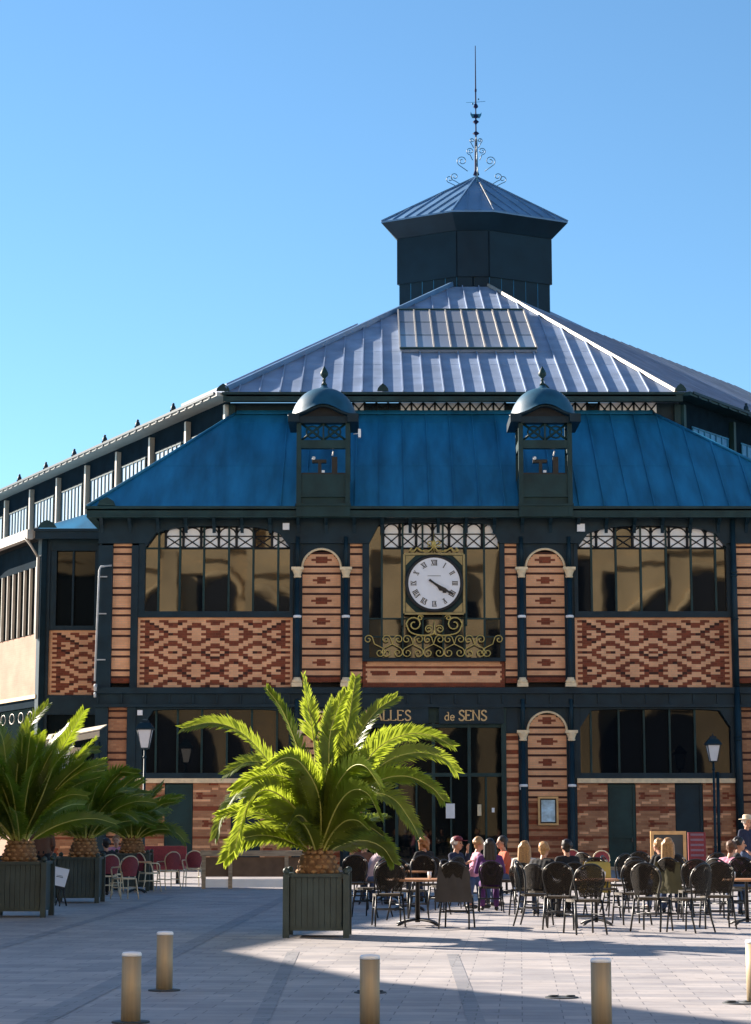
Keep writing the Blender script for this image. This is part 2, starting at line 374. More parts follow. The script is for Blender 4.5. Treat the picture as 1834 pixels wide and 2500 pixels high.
# core
m = MB()
FDL = Vector((-1.85, 3.45, 0)).normalized(); FDR = Vector((2.57, 3.55, 0)).normalized()
SX = U(100, 1500, 79.0).x          # left corner of the setback wall
bl = Vector((SX, 79.3, 0))+FDL*34; brr = Vector((XR, 74.3, 0))+FDR*38
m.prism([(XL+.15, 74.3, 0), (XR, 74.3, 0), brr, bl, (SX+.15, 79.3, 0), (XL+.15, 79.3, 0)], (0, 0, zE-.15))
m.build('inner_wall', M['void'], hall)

# ---- brick panels made of coursed faces; 0 = buff, 1 = red
CO = .083; HB = .11
def brick_panel(name, x0, x1, y0, y1, fn, mats, Y=YF, parent=None, arch=False, co=CO, hb=HB, stag=True):
    """x0..x1,y0..y1 photo pixels on the facade plane; fn(u,v,w,h) metres from the centre/bottom -> material"""
    X0, X1 = fx(x0), fx(x1); Z0, Z1 = fz(y1), fz(y0)
    if Y > 75: X0, X1 = U(x0, 1600, Y).x, U(x1, 1600, Y).x; Z0, Z1 = U(917, y1, Y).z, U(917, y0, Y).z
    w_, h_ = X1-X0, Z1-Z0; nr = max(1, round(h_/co)); nc = max(1, round(w_/hb)); m = MB(); cx = (X0+X1)/2
    for r in range(nr):
        za, zb = Z0+h_*r/nr, Z0+h_*(r+1)/nr; zc = (za+zb)/2
        lim = w_/2
        if arch:
            dz = zb-(Z1-w_/2)
            lim = w_/2 if dz <= 0 else math.sqrt(max(0, (w_/2)**2-dz*dz))
        if lim < .03: continue
        off = 0 if (r % 2 or not stag) else .5
        edges = [X0]+[X0+w_*(c+off)/nc for c in range(nc+1) if X0 < X0+w_*(c+off)/nc < X1-1e-4]+[X1]
        # merge runs of the same material
        runs = []
        for a, b in zip(edges, edges[1:]):
            mi = fn((a+b)/2-cx, zc-Z0, w_, h_, r, nr)
            if runs and runs[-1][2] == mi: runs[-1][1] = b
            else: runs.append([a, b, mi])
        for a, b, mi in runs:
            a, b = max(a, cx-lim), min(b, cx+lim)
            if b-a < .01: continue
            m.add([(a, Y, za), (b, Y, za), (b, Y, zb), (a, Y, zb)], [(0, 1, 2, 3)], mi)
    m.box(X0, X1, Y+.01, Y+.28, Z0, Z1-(w_/2 if arch else 0), 0)
    return m.build(name, mats, parent or hall)
DM = ['0-1 4-5 8-9 14-15', '1-2 5-8 11-12 15-15', '0-3 6-7 10-13', '1-4 9-10 13-14', '0-1 4-5 8-9 14-15', '1-2 5-10 13-15', '0-1 4-5 8-9 14-15', '1-4 9-10 13-14',
      '0-3 6-7 10-13', '1-2 5-8 11-12 15-15', '0-1 4-5 8-9 14-15', '3-4 9-10 13-14', '0-3 6-7 10-13 15-15']
DM = DM + DM[-2::-1] + ['3-4 9-10 13-14']
DS = [set(c for p in row.split() for c in range(int(p.split('-')[0]), int(p.split('-')[1])+1)) for row in DM]
def diamonds(u, v, w_, h_, r, nr, c=None):
    t = nr-1-r
    if t < 1 or t > 26: return 0
    if c is None:
        c = 15-int(abs(u)/(w_/33))
    if c < 0 or c not in DS[t-1]: return 0
    return 1 if (c*7+t*5) % 6 else 3
def half_diamonds(u, v, w_, h_, r, nr):
    c = math.floor((u+w_/2-.12)/.172); return diamonds(u, v, w_, h_, r, nr, c) if c < 16 else 0
def niche(per, top=0):
    def fn(u, v, w_, h_, r, nr):
        if r < 2: return 1
        k = (r-2) % per; c = per/2+1.0
        if k in (0, 3): return 3
        if k in (1, 2): return 0
        q = abs(k-(c+.6)); au = abs(u)
        if q < .6 and au < .36: return 1
        if q < 1.5 and au < .19: return 1
        return 0
    return fn
def pier(per):
    def fn(u, v, w_, h_, r, nr):
        if r < 2: return 1
        return 3 if (r-2) % per in (0, 3) else 0
    return fn
def strata(u, v, w_, h_, r, nr):
    k = r % 12
    if k in (0, 1): return 1 if (r//12) % 2 == 0 or k == 0 else 2
    fr_ = abs(u*.9+.25*(r//12)) % 1.0
    if k == 6: return 1 if fr_ > .38 else 2
    if k in (5, 7): return 1 if .30 < fr_ < .52 else 2
    if k == 11: return 1 if fr_ > .7 else 2
    return 2 if (r*7+int(u*3.1)) % 4 else 0
def strata_sh(sh): return lambda u, v, w_, h_, r, nr: strata(u+sh, v, w_, h_, r, nr)
BM = [M['bl'], M['bd'], M['blo'], M['bk']]
D = 1.1102
def d(*a): return [x*D for x in a]
# upper storey
brick_panel('patterned_brick_panel', *d(304, 644, 1358, 1512), diamonds, BM, co=.0940, hb=(fx(644*D)-fx(304*D))/66, stag=False)
brick_panel('patterned_brick_panel', *d(1264, 1607, 1358, 1512), diamonds, BM, co=.0940, hb=(fx(1607*D)-fx(1264*D))/66, stag=False)
brick_panel('arched_brick_niche', *d(665, 749, 1209, 1500), niche(9), BM, arch=True)
brick_panel('arched_brick_niche', *d(1158, 1242, 1209, 1500), niche(9), BM, arch=True)
for a, b in ((770, 797), (1111, 1137), (247, 288), (1622, 1668)):
    brick_panel('brick_pier', *d(a, b, 1196, 1502), pier(9), BM)
def clockbase(u, v, w_, h_, r, nr):
    if r < 2 or r == nr-3 or abs(u) > w_/2-.12: return 1
    q = abs(r-(nr/2)); a = abs((u/(w_*.19)+.5) % 1-.5)*w_*.19
    return 1 if (q < 1.2 and a < .2) or (q < .7 and a < .34) else 0
brick_panel('brick_apron', *d(798, 1109, 1455, 1511), clockbase, BM)
# lower storey
for a, b in ((665, 749), (1158, 1242)):
    def low(u, v, w_, h_, r, nr, per=9):
        if v > h_*.42: return niche(9)(u, v, w_, h_, r, nr)
        return 2 if (r*5) % 7 < 4 else 1
    brick_panel('arched_brick_niche', *d(a, b, 1567, 1906), low, BM, arch=True)
for a, b in ((770, 797), (1111, 1137)):
    brick_panel('brick_pier', *d(a, b, 1613, 1906), lambda u, v, w_, h_, r, nr: 1 if r % 6 in (0, 1) else (2 if r % 6 == 4 else 0), BM)
for a, b in ((243, 284), (1624, 1668)):
    brick_panel('brick_pier', *d(a, b, 1556, 1906), lambda u, v, w_, h_, r, nr: 3 if r % 9 in (0, 3) else 2, BM)
for i, (a, b) in enumerate(((304, 368), (430, 512), (576, 644), (1264, 1330), (1391, 1476), (1537, 1607))):
    brick_panel('brick_wall', *d(a, b, 1722, 1906), strata_sh(i*.37), BM)
for a, b in ((304, 644), (1264, 1607)):       # sills of stone above
    m = MB(); m.box(fx(a*D), fx(b*D), 73.86, 74.25, fz(1722*D), fz(1712*D)); m.build('stone_sill', M['stone'], hall)
# blind shutters in ground wall
for a, b, c in ((368, 430, 'iron2'), (512, 576, 'iron'), (1330, 1391, 'iron2'), (1476, 1537, 'iron')):
    X0, X1, Z0, Z1 = fx(a*D), fx(b*D), 0.02, fz(1725*D)
    m = MB(); m.box(X0+.002, X1-.002, 74.05, 74.28, Z0, Z1)
    for s in (X0+.03, X1-.11): m.box(s, s+.08, 74.01, 74.05, Z0, Z1)
    m.box(X0+.11, X1-.11, 74.015, 74.05, Z1-.12, Z1); m.box(X0+.11, X1-.11, 74.015, 74.05, Z0+1.1, Z0+1.2)
    dd = m.build('service_door', M[c], hall)
    m = MB(); m.box(X1-.17, X1-.13, 73.97, 74.03, 1.0, 1.14); m.build('handle', M['plate'], dd)

# ---- iron frame of the facade
def fbox(m, x0, x1, y0, y1, Ya, Yb, mi=0): m.box(fx(x0*D), fx(x1*D), Ya, Yb, fz(y1*D), fz(y0*D), mi)
m = MB()
fbox(m, 215, 1668, 1137, 1200, 73.82, 74.3)           # frieze
# cut-outs are covered by window heads set proud further on
fr = m
m = MB()
for a, b in ((215, 246.6), (288.4, 303.6), (1607.4, 1621.6)):
    m = MB(); fbox(m, a, b, 1200.2, 1512, 73.86, 74.3); m.build('iron_post', M['iron'], hall)
for a, b in ((215, 242.6), (284.4, 303.6), (1607.4, 1623.6)):
    m = MB(); fbox(m, a, b, 1556, 1908, 73.86, 74.3); m.build('iron_post', M['iron'], hall)
m = MB()
fbox(m, 213, 1670, 1512.5, 1526, 73.72, 74.3); fbox(m, 213, 1670, 1526.2, 1549, 73.84, 74.3); fbox(m, 213, 1670, 1549.2, 1555.8, 73.76, 74.3)
for k in range(28):
    x = 220+k*52.0; m.box(fx(x*D)-.03, fx(x*D)+.03, 73.78, 73.84, fz(1548*D), fz(1527*D))
m.build('floor_beam', M['iron'], hall)
fr.v = []; fr.f = []; fr.m = []; fr.smooth = []
# frieze pieces around the windows: left bay window, clock window, right bay window and plain panels
def arch_head(m, x0, x1, ytop, yspring, yapex, Ya, Yb, n=14, mi=0, power=2.6):
    """iron spandrel filling above a flattened arch (photo coords in display units)"""
    for i in range(n):
        ta, tb = -1+2*i/n, -1+2*(i+1)/n
        def h(t): return yspring-(yspring-yapex)*(1-abs(t)**power)**(1/power)
        xa, xb = fx((x0+(x1-x0)*i/n)*D), fx((x0+(x1-x0)*(i+1)/n)*D)
        za, zb, zt = fz(h(ta)*D), fz(h(tb)*D), fz(ytop*D)
        vs = [(xa,Ya,za),(xb,Ya,zb),(xb,Ya,zt),(xa,Ya,zt),(xa,Yb,za),(xb,Yb,zb),(xb,Yb,zt),(xa,Yb,zt)]
        m.add(vs, [(0,1,2,3),(7,6,5,4),(0,4,5,1),(2,6,7,3)], mi)
m = MB()
arch_head(m, 318, 637, 1137, 1205, 1157, 73.84, 74.2)
arch_head(m, 1272, 1600, 1137, 1205, 1157, 73.84, 74.2)
arch_head(m, 812, 1100, 1137, 1195, 1150, 73.84, 74.2, power=5)
for a, b in ((215, 318), (637, 812), (1100, 1272), (1600, 1670)):
    fbox(m, a, b, 1137, 1196, 73.84, 74.3)
for a, b in ((749.2, 769.8), (644.2, 664.8), (1137.2, 1157.8), (1242.2, 1263.8)):
    fbox(m, a, b, 1196.2, 1512, 73.96, 74.3); fbox(m, a, b, 1556, 1908, 73.96, 74.3)
for a, b in ((665, 749), (1158, 1242)):      # spandrels around the niche arches
    for top, spr, bot in ((1196.2, 1251, 1209), (1556, 1609, 1567)):
        cx = (a+b)/2; r_ = (fx(b*D)-fx(a*D))/2; Cx = fx(cx*D); zt = fz(top*D); za = fz(bot*D)-r_
        for i in range(16):
            t0, t1 = math.pi*i/16, math.pi*(i+1)/16
            xa, xb = Cx-r_*math.cos(t0), Cx-r_*math.cos(t1); z0, z1 = za+r_*math.sin(t0), za+r_*math.sin(t1)
            m.add([(xa,73.95,z0),(xb,73.95,z1),(xb,73.95,zt),(xa,73.95,zt)], [(0,1,2,3)])
            m.add([(xa,73.95,z0),(xb,73.95,z1),(xb,74.2,z1),(xa,74.2,z0)], [(3,2,1,0)])
for a, b in ((797.2, 812), (1100, 1110.8), (303.8, 318), (637, 644), (1263.8, 1272), (1600, 1607.2)):
    fbox(m, a, b, 1196.2, 1357.8 if not 790 < a < 1110 else 1454.8, 73.9, 74.3)
for a, b in ((303.8, 644), (1263.8, 1607.2)): fbox(m, a, b, 1345, 1357.8, 73.88, 74.3)
fbox(m, 797.2, 1110.8, 1447, 1454.8, 73.86, 74.3)
fbox(m, 797.2, 1110.8, 1450, 1455, 73.80, 73.858)
m.build('iron_frame', M['iron'], hall)
# lower storey head frames
m = MB()
for a, b in ((318, 637), (1272, 1600)):
    m = MB(); arch_head(m, a, b, 1556, 1600, 1560, 73.88, 74.2, power=6)
    for c, e in ((a-14, a), (b, b+7)): fbox(m, c, e, 1556, 1711.8, 73.9, 74.3)
    fbox(m, a-14, b+7, 1700, 1711.8, 73.87, 74.3)
    m.build('iron_frame', M['iron'], hall)
for a, b in ((770, 797), (1111, 1137)):
    m = MB(); fbox(m, a, b, 1556, 1612.8, 73.93, 74.3); m.build('iron_panel', M['iron'], hall)
# stone archivolts
for a, b in ((665, 749), (1158, 1242)):
    for top in (1209, 1567):
        r_ = (fx(b*D)-fx(a*D))/2; Cx = fx((a+b)/2*D); za = fz(top*D)-r_
        m = MB(); m.tube([(Cx-(r_+.02)*math.cos(math.pi*i/18), 73.93, za+(r_+.02)*math.sin(math.pi*i/18)) for i in range(19)], .045, 6)
        m.build('archivolt', M['stone'], hall)
# columns
def column(xc, ytop, ybot, ring, base=True):
    X = fx(xc*D); z0, z1 = fz(ybot*D), fz(ytop*D)
    m = MB(); m.lathe([(.115, z0), (.105, z0+.3), (.10, z1)], (X, 73.80, 0), 12); c = m.build('iron_column', M['iron'], hall)
    m = MB(); m.box(X-.22, X+.22, 73.6, 73.95, z1+.28, z1+.38); m.lathe([(.125, z1), (.14, z1+.05), (.12, z1+.08), (.15, z1+.18), (.2, z1+.28)], (X, 73.78, 0), 12)
    m.build('capital', M['stone'], c)
    m = MB(); zr = fz(ring*D); m.lathe([(.12, zr-.05), (.15, zr-.03), (.15, zr+.03), (.12, zr+.05)], (X, 73.8, 0), 12); m.build('collar', M['brightw'], c)
    if base:
        m = MB(); m.box(X-.19, X+.19, 73.6, 73.95, z0-.22, z0-.08); m.lathe([(.18, z0-.08), (.18, z0), (.13, z0+.06), (.12, z0+.12)], (X, 73.78, 0), 12); m.build('base', M['stone'], c)
    # thin shaft above carries the frieze
    m = MB(); m.lathe([(.075, z1+.39), (.07, z1+1.5)], (X, 73.78, 0), 10); m.build('upper_shaft', M['iron'], c)
for x in (654.5, 761, 1147, 1252):
    column(x, 1272, 1498, 1357)
    column(x, 1630, 1908, 1728, False)
m = MB(); X = fx(1614*D)
m.lathe([(.1, 0), (.1, fz(1512*D))], (X, 73.74, 0), 12); m.lathe([(.1, fz(1511*D)), (.09, fz(1137*D))], (X, 73.74, 0), 12)
for y in (1260, 1268, 1362, 1620, 1628): m.lathe([(.1, fz(y*D)-.04), (.14, fz(y*D)), (.1, fz(y*D)+.04)], (X, 73.74, 0), 12)
m.build('iron_column', M['iron'], hall)

# ---- windows
def window(name, x0, x1, y0, y1, bars, hbars, gl='glass', Y=74.12, par=None):
    m = MB(); rw = random.Random(int(x0*7+y0)); ex_ = [fx(x0*D)]+[fx(b*D) for b in bars]+[fx(x1*D)]; ez_ = [fz(y1*D)]+sorted(fz(h*D) for h in hbars)+[fz(y0*D)]
    for xa_, xb_ in zip(ex_, ex_[1:]):
        for za_, zb_ in zip(ez_, ez_[1:]):
            a_, b_, c_ = (rw.uniform(-.007, .007) for _ in range(3))
            m.add([(xa_, Y-a_-b_, za_), (xb_, Y+a_-b_, za_), (xb_, Y+a_+b_, zb_), (xa_, Y-a_+b_, zb_)], [(0, 1, 2, 3)])
    m.box(fx(x0*D), fx(x1*D), Y+.02, Y+.03, fz(y1*D), fz(y0*D)); wd = m.build(name, M[gl], par or hall)
    m = MB()
    for b in bars: m.box(fx(b*D)-.035, fx(b*D)+.035, Y-.09, Y-.004, fz(y1*D), fz(y0*D))
    for h in hbars: m.box(fx(x0*D), fx(x1*D), Y-.07, Y-.006, fz(h*D)-.025, fz(h*D)+.025)
    m.build('glazing_bars', M['iron2'], wd)
    return wd
wL = window('window', 316, 640, 1150, 1346, (347, 394, 447, 502, 556, 611), (1205,))
wR = window('window', 1270, 1603, 1150, 1346, (1303, 1357, 1412, 1468, 1523, 1577), (1205,))
wC = window('clock_window', 810, 1102, 1145, 1448, (840, 886, 930, 975, 1022, 1066), (1360, 1400))
window('window', 316, 640, 1556, 1701, (347, 394, 447, 502, 556, 611), (), 'glassg')
window('window', 1270, 1603, 1556, 1701, (1296, 1357, 1412, 1468, 1523), (), 'glassg')
# white panes carry the daylight of the far glazing, trusses in front
def truss(x0, x1, y0, y1, cells, par, dense):
    for i in range(cells):
        a = x0+(x1-x0)*i/cells; b = x0+(x1-x0)*(i+1)/cells
        if (i*5+1) % 7 in dense: continue
        m = MB(); m.box(fx((a+2)*D), fx((b-2)*D), 74.085, 74.1, fz(y1*D), fz(y0*D)); m.build('frosted_daylight_pane', M['brightw'], par)
    m = MB(); Yt = 74.06
    def P(x, y): return (fx(x*D), Yt, fz(y*D))
    h = y1-y0; mid = y0+h*.42
    m.tube([P(x0, y1), P(x1, y1)], .03, 5); m.tube([P(x0, mid), P(x1, mid)], .022, 5)
    for i in range(cells):
        a = x0+(x1-x0)*i/cells; b = x0+(x1-x0)*(i+1)/cells; c = (a+b)/2
        m.tube([P(a, mid), P(b, y1)], .022, 5); m.tube([P(b, mid), P(a, y1)], .022, 5)
        m.tube([P(a, y0), P(a, y1)], .05, 5)
        if i % 1 == 0: m.tube([P(a+(b-a)*(.5-.5*math.cos(math.pi*k/8)), mid-(mid-y0)*math.sin(math.pi*k/8)) for k in range(9)], .028, 5)
    m.build('roof_truss', M['void'], par)
truss(362, 636, 1160, 1205, 7, wL, (5,))
truss(1274, 1596, 1160, 1205, 8, wR, (4,))
truss(843, 1098, 1152, 1205, 7, wC, ())

# ---- clock
Xc, Zc = fx(1060), fz(1427)
rc = (fx(1123)-fx(997))/2
ck = MB()
ck.lathe([(rc+.09, 0), (rc+.12, .05), (rc+.12, .10), (rc+.02, .14), (rc+.02, .1)], (0,0,0), 48)
def toface(m, y): # lathe axis z -> facing the camera (-y)
    mx = Matrix.Translation((Xc, y, Zc)) @ Matrix.Rotation(math.pi/2, 4, 'X')
    m.v = [mx @ v for v in m.v]; return m
clock = toface(ck, 73.72).build('clock', M['black'], hall)
m = MB(); m.lathe([(rc, 0), (rc, .03)], (0,0,0), 48, 0, False); toface(m, 73.64).build('clock_face', M['white'], clock)
m = MB()
num = ['XII', 'I', 'II', 'III', 'IIII', 'V', 'VI', 'VII', 'VIII', 'IX', 'X', 'XI']
def toc(a, x, z): # local numeral coords -> facade
    c, s_ = math.cos(a), math.sin(a); return (Xc + x*c + z*s_, 73.596, Zc - x*s_ + z*c)
for i, n_ in enumerate(num):
    a = R(30*i); wds = {'I': .055, 'V': .11, 'X': .12}; tot = sum(wds[c] for c in n_); x = -tot/2
    r0, r1 = rc*.70, rc*.90
    def st(xa, xb, th):
        p = [toc(a, xa-th/2, r0), toc(a, xa+th/2, r0), toc(a, xb+th/2, r1), toc(a, xb-th/2, r1)]
        m.prism(p, (0, .008, 0))
    for c in n_:
        w2 = wds[c]
        if c == 'I': st(x+w2/2, x+w2/2, .030)
        elif c == 'V': st(x+w2/2, x+.015, .032); st(x+w2/2, x+w2-.015, .014)
        else: st(x+.015, x+w2-.015, .014); st(x+w2-.015, x+.015, .032)
        x += w2
    for rr_ in (r0, r1): m.prism([toc(a, -tot/2, rr_-.006), toc(a, tot/2, rr_-.006), toc(a, tot/2, rr_+.006), toc(a, -tot/2, rr_+.006)], (0, .006, 0))
m.prism([(Xc-.24, 73.597, Zc+rc*.28), (Xc+.24, 73.597, Zc+rc*.28), (Xc+.24, 73.597, Zc+rc*.295), (Xc-.24, 73.597, Zc+rc*.295)], (0, .006, 0))
m.build('numerals', M['black'], clock)
def hand(ang, L, wd, y, nm):
    m = MB(); a = R(ang)
    def q(x, z): c, s_ = math.cos(a), math.sin(a); return (Xc + x*c + z*s_, y, Zc - x*s_ + z*c)
    m.prism([q(-.03, -.22), q(.03, -.22), q(.035, .3*L), q(wd, .55*L), q(.03, .72*L), q(wd*.9, .82*L), q(.0, L), q(-wd*.9, .82*L), q(-.03, .72*L), q(-wd, .55*L), q(-.035, .3*L)], (0, .02, 0))
    m.build(nm, M['black'], clock)
hand(121, rc*.86, .055, 73.55, 'minute_hand'); hand(129, rc*.6, .09, 73.575, 'hour_hand')
# gilded square frame with corner spandrels and scrollwork
m = MB(); s2 = rc+.14
for a, b, c, e in ((-s2, s2, s2-.03, s2+.05), (-s2, s2, -s2-.05, -s2+.03)): m.box(Xc+a, Xc+b, 73.74, 73.80, Zc+c, Zc+e)
for a in (-s2-.05, s2-.03): m.box(Xc+a, Xc+a+.08, 73.735, 73.80, Zc-s2, Zc+s2)
for sx in (-1, 1):
    for sz in (-1, 1):
        m.prism([(Xc+sx*(s2-.05), 73.76, Zc+sz*(s2-.05)), (Xc+sx*(s2-.40), 73.76, Zc+sz*(s2-.05)), (Xc+sx*(s2-.22), 73.76, Zc+sz*(s2-.22)), (Xc+sx*(s2-.05), 73.76, Zc+sz*(s2-.40))], (0, .03, 0))
m.build('gilded_frame', M['goldd'], clock)
m = MB(); m.box(Xc-s2+.03, Xc+s2-.03, 73.81, 73.86, Zc-s2+.03, Zc+s2-.03); m.box(Xc-s2-.12, Xc-s2-.055, 73.78, 74.1, Zc-1.5, Zc+1.35); m.box(Xc+s2+.055, Xc+s2+.12, 73.78, 74.1, Zc-1.5, Zc+1.35); m.build('backing_plate', M['iron2'], clock)
def spiral(cx, cz, r0, r1, a0, turns, n=18):
    return [(cx+(r0+(r1-r0)*i/n)*math.cos(a0+turns*2*math.pi*i/n), cz+(r0+(r1-r0)*i/n)*math.sin(a0+turns*2*math.pi*i/n)) for i in range(n+1)]
def scroll(m, pts, Y, r=.028, seg=6): m.tube([(p[0], Y, p[1]) for p in pts], r, seg)
def sshape(cx, cz, s, fl):
    A = spiral(-.40, .42, .06, .30, R(20+360*1.25), -1.25)      # inner -> outer, clockwise
    B = spiral(.36, -.44, .34, .06, R(65), -1.3)
    P = A+[(0.0, .12)]+B
    return [(cx+fl*x*s, cz+z*s) for x, z in P]
m = MB(); zr = (fz(1550)+fz(1606))/2; sc_ = (fz(1550)-fz(1606))/1.5
x0u, x1u = fx(820+325*.2906), fx(820+1315*.2906); du = (fx(820+1165*.2906)-fx(820+475*.2906))/4
for k in range(5):
    cx = fx(820+475*.2906)+du*k
    for fl in (-1, 1): scroll(m, sshape(cx, zr, sc_, fl), 73.80, .021)
scroll(m, sshape(x0u, zr, sc_, 1), 73.80, .021); scroll(m, sshape(x1u, zr, sc_, -1), 73.80, .021)
m.build('scroll_railing', M['gold'], hall)
# scrolls under and over the clock
mt = MB(); m = MB(); zb = Zc-s2-.42
for fl in (-1, 1):
    P = spiral(.72, .02, .07, .30, R(90+380), -1.35)
    P = [(x, z) for x, z in P]
    P2 = [(Xc+fl*x, zb+z) for x, z in P]; scroll(m, P2, 73.78, .03)
    c = catmull([(Xc+fl*1.02, 0, zb+.05), (Xc+fl*.85, 0, zb-.27), (Xc+fl*.4, 0, zb-.38), (Xc+fl*.05, 0, zb-.33), (Xc, 0, zb-.18)], 5); m.tube([(p.x, 73.78, p.z) for p in c], .03, 6)
    scroll(m, [(Xc+fl*x, zb-.12+z) for x, z in spiral(.2, -.03, .04, .15, 0, 1.4)], 73.78, .024)
    scroll(m, [(Xc+fl*x, zb+.2+z) for x, z in spiral(.5, .06, .03, .11, 1, 1.3)], 73.78, .022)
    zt = Zc+s2+.12
    c = catmull([(Xc+fl*.80, 0, zt+.12), (Xc+fl*.88, 0, zt+.02), (Xc+fl*.72, 0, zt), (Xc+fl*.62, 0, zt+.12), (Xc+fl*.45, 0, zt+.02), (Xc+fl*.2, 0, zt-.0), (Xc+fl*.05, 0, zt+.14), (Xc+fl*.02, 0, zt+.40)], 5)
    mt.tube([(p.x, 73.78, p.z) for p in c], .028, 6)
    scroll(mt, [(Xc+fl*x, zt+.26+z) for x, z in spiral(.16, .02, .03, .13, R(200), 1.3)], 73.78, .024)
m.tube([(Xc, 73.78, zb-.33), (Xc, 73.78, zb+.15)], .02, 5); mt.tube([(Xc, 73.78, Zc+s2+.1), (Xc, 73.78, Zc+s2+.78)], [.03, .008], 5); mt.build('crest_scrollwork', M['gold'], clock)
m.build('scrollwork', M['gold'], clock)

# ---- doorway with sign boards
m = MB(); fbox(m, 797.2, 1110.8, 1590, 1908, 74.14, 74.2); dw = m.build('doorway', M['glassd'], hall)
m = MB()
for x in (797.2, 1100): fbox(m, x, x+10.6, 1556, 1908, 73.9, 74.13)
for x in (872, 952, 1030): fbox(m, x-3.5, x+3.5, 1590.2, 1908, 73.95, 74.135)
for y in (1592, 1700): fbox(m, 808, 1100, y, y+8, 73.97, 74.13)
fbox(m, 808, 1100, 1556, 1590, 74.02, 74.3)
for x in (845, 915, 990, 1066): fbox(m, x-2, x+2, 1709, 1908, 73.99, 74.13)
m.build('door_frame', M['iron2'], dw)
# letters
GL = {
 'H': [[(0,0),(0,1)], [(.62,0),(.62,1)], [(0,.52),(.62,.52)]],
 'A': [[(0,0),(.33,1)], [(.33,1),(.68,0)], [(.14,.36),(.54,.36)]],
 'L': [[(0,1),(0,0)], [(0,0),(.5,0)], [(.5,0),(.5,.16)]],
 'E': [[(0,0),(0,1)], [(0,0),(.5,0)], [(0,.52),(.36,.52)], [(0,1),(.5,1)], [(.5,0),(.5,.14)], [(.5,1),(.5,.86)]],
 'N': [[(0,0),(0,1)], [(0,1),(.6,0)], [(.6,0),(.6,1)]],
 'S': [[(.48,.80),(.44,.94),(.26,1.0),(.08,.92),(.03,.76),(.12,.60),(.36,.46),(.50,.32),(.50,.16),(.36,.02),(.18,0),(.04,.06),(0,.22)]],
 'd': [[(.36,0),(.36,.8)], [(.36,.42),(.2,.5),(.05,.42),(0,.25),(.05,.08),(.2,0),(.36,.1)]],
 'e': [[(0,.27),(.38,.27)], [(.38,.27),(.33,.45),(.19,.52),(.05,.44),(0,.26),(.05,.07),(.2,0),(.37,.08)]],
}
SERIF = {'H': [(0,0),(0,1),(.62,0),(.62,1)], 'A': [(0,0),(.68,0)], 'L': [(0,1),(0,0)], 'E': [(0,0),(0,1)], 'N': [(0,0),(0,1),(.6,1)], 'S': [], 'd': [(.36,0),(.3,.8)], 'e': []}
ADV = {'H': .84, 'A': .86, 'L': .70, 'E': .72, 'N': .82, 'S': .68, 'd': .56, 'e': .52, ' ': .35}
def letters(word, x_end, zbase, hgt, y, align='r', widen=1.0):
    m = MB(); tot = sum(ADV[c] for c in word)*hgt*widen; x = x_end-tot if align == 'r' else x_end
    for c in word:
        if c != ' ':
            for k, st_ in enumerate(GL[c]):
                th = .15*hgt if (abs(st_[0][0]-st_[-1][0]) < .4 and len(st_) < 4) or c == 'S' else .07*hgt
                if c in 'de': th = .11*hgt
                P = [Vector((x+a*hgt*widen, y, zbase+b*hgt)) for a, b in st_]
                L_, R_ = [], []
                for i, p in enumerate(P):
                    t_ = (P[min(i+1, len(P)-1)]-P[max(i-1, 0)]).normalized(); nrm = Vector((-t_.z, 0, t_.x))*th/2
                    L_.append(p+nrm); R_.append(p-nrm)
                y0 = Vector((0, -.004*k, 0))
                for i in range(len(P)-1): m.prism([L_[i]+y0, R_[i]+y0, R_[i+1]+y0, L_[i+1]+y0], (0, .03, 0))
            for a, b in SERIF[c]:
                m.box(x+(a-.1)*hgt*widen, x+(a+.1)*hgt*widen, y-.03, y+.02, zbase+b*hgt-(.03*hgt if b else 0), zbase+b*hgt+(.03*hgt if not b else 0)+.01)
        x += ADV[c]*hgt*widen
    return m
for (a, b, word, xs, wd_) in ((800, 941, 'HALLES', 806, 1.02), (964, 1105, 'de SENS', 977, 1.0)):
    m = MB(); fbox(m, a, b, 1556, 1592, 73.80, 73.95)
    m.box(fx(a*D), fx(b*D), 73.77, 73.80, fz(1592*D), fz(1589*D)); m.box(fx(a*D), fx(b*D), 73.77, 73.80, fz(1558*D), fz(1556*D))
    sb = m.build('sign_board', M['iron'], hall)
    h_ = fz(1563*D)-fz(1585*D)
    letters(word, fx(xs*D), fz(1585*D), h_, 73.775, 'l', wd_).build('sign_lettering', M['goldp'], sb)

# ---- eave fascia, gutter, brackets of the front
m = MB(); ze = zE
YE = 73.3
X0e, X1e = U(212, 1240, YE).x, 17.0
ZE = U(917, 1238, YE).z; ZEb = U(917, 1263, YE).z
m.box(X0e, X1e, YE, YE+.25, ZEb, ZE); m.box(X0e-.04, X1e, YE-.06, YE-.002, ZE-.07, ZE+.03); m.box(X0e, X1e, YE-.03, YE-.002, ZEb, ZEb+.06)
m.box(X0e, X1e, YE+.252, 73.84, ZEb+.10, ZE-.10)
m.box(X0e, X0e+.3, YE+.252, 79.2, ZEb, ZE)
m.build('gutter', M['iron2'], hall)
for k in range(26):
    m = MB(); x = X0e+.5+k*1.02
    m.prism([(x-.06, 73.84, ZEb+.1), (x-.06, 73.35, ZEb+.1), (x-.06, 73.4, ZEb-.02), (x-.06, 73.7, ZEb-.22), (x-.06, 73.84, ZEb-.5)], (.12, 0, 0)); m.build('eave_bracket', M['iron'], hall)

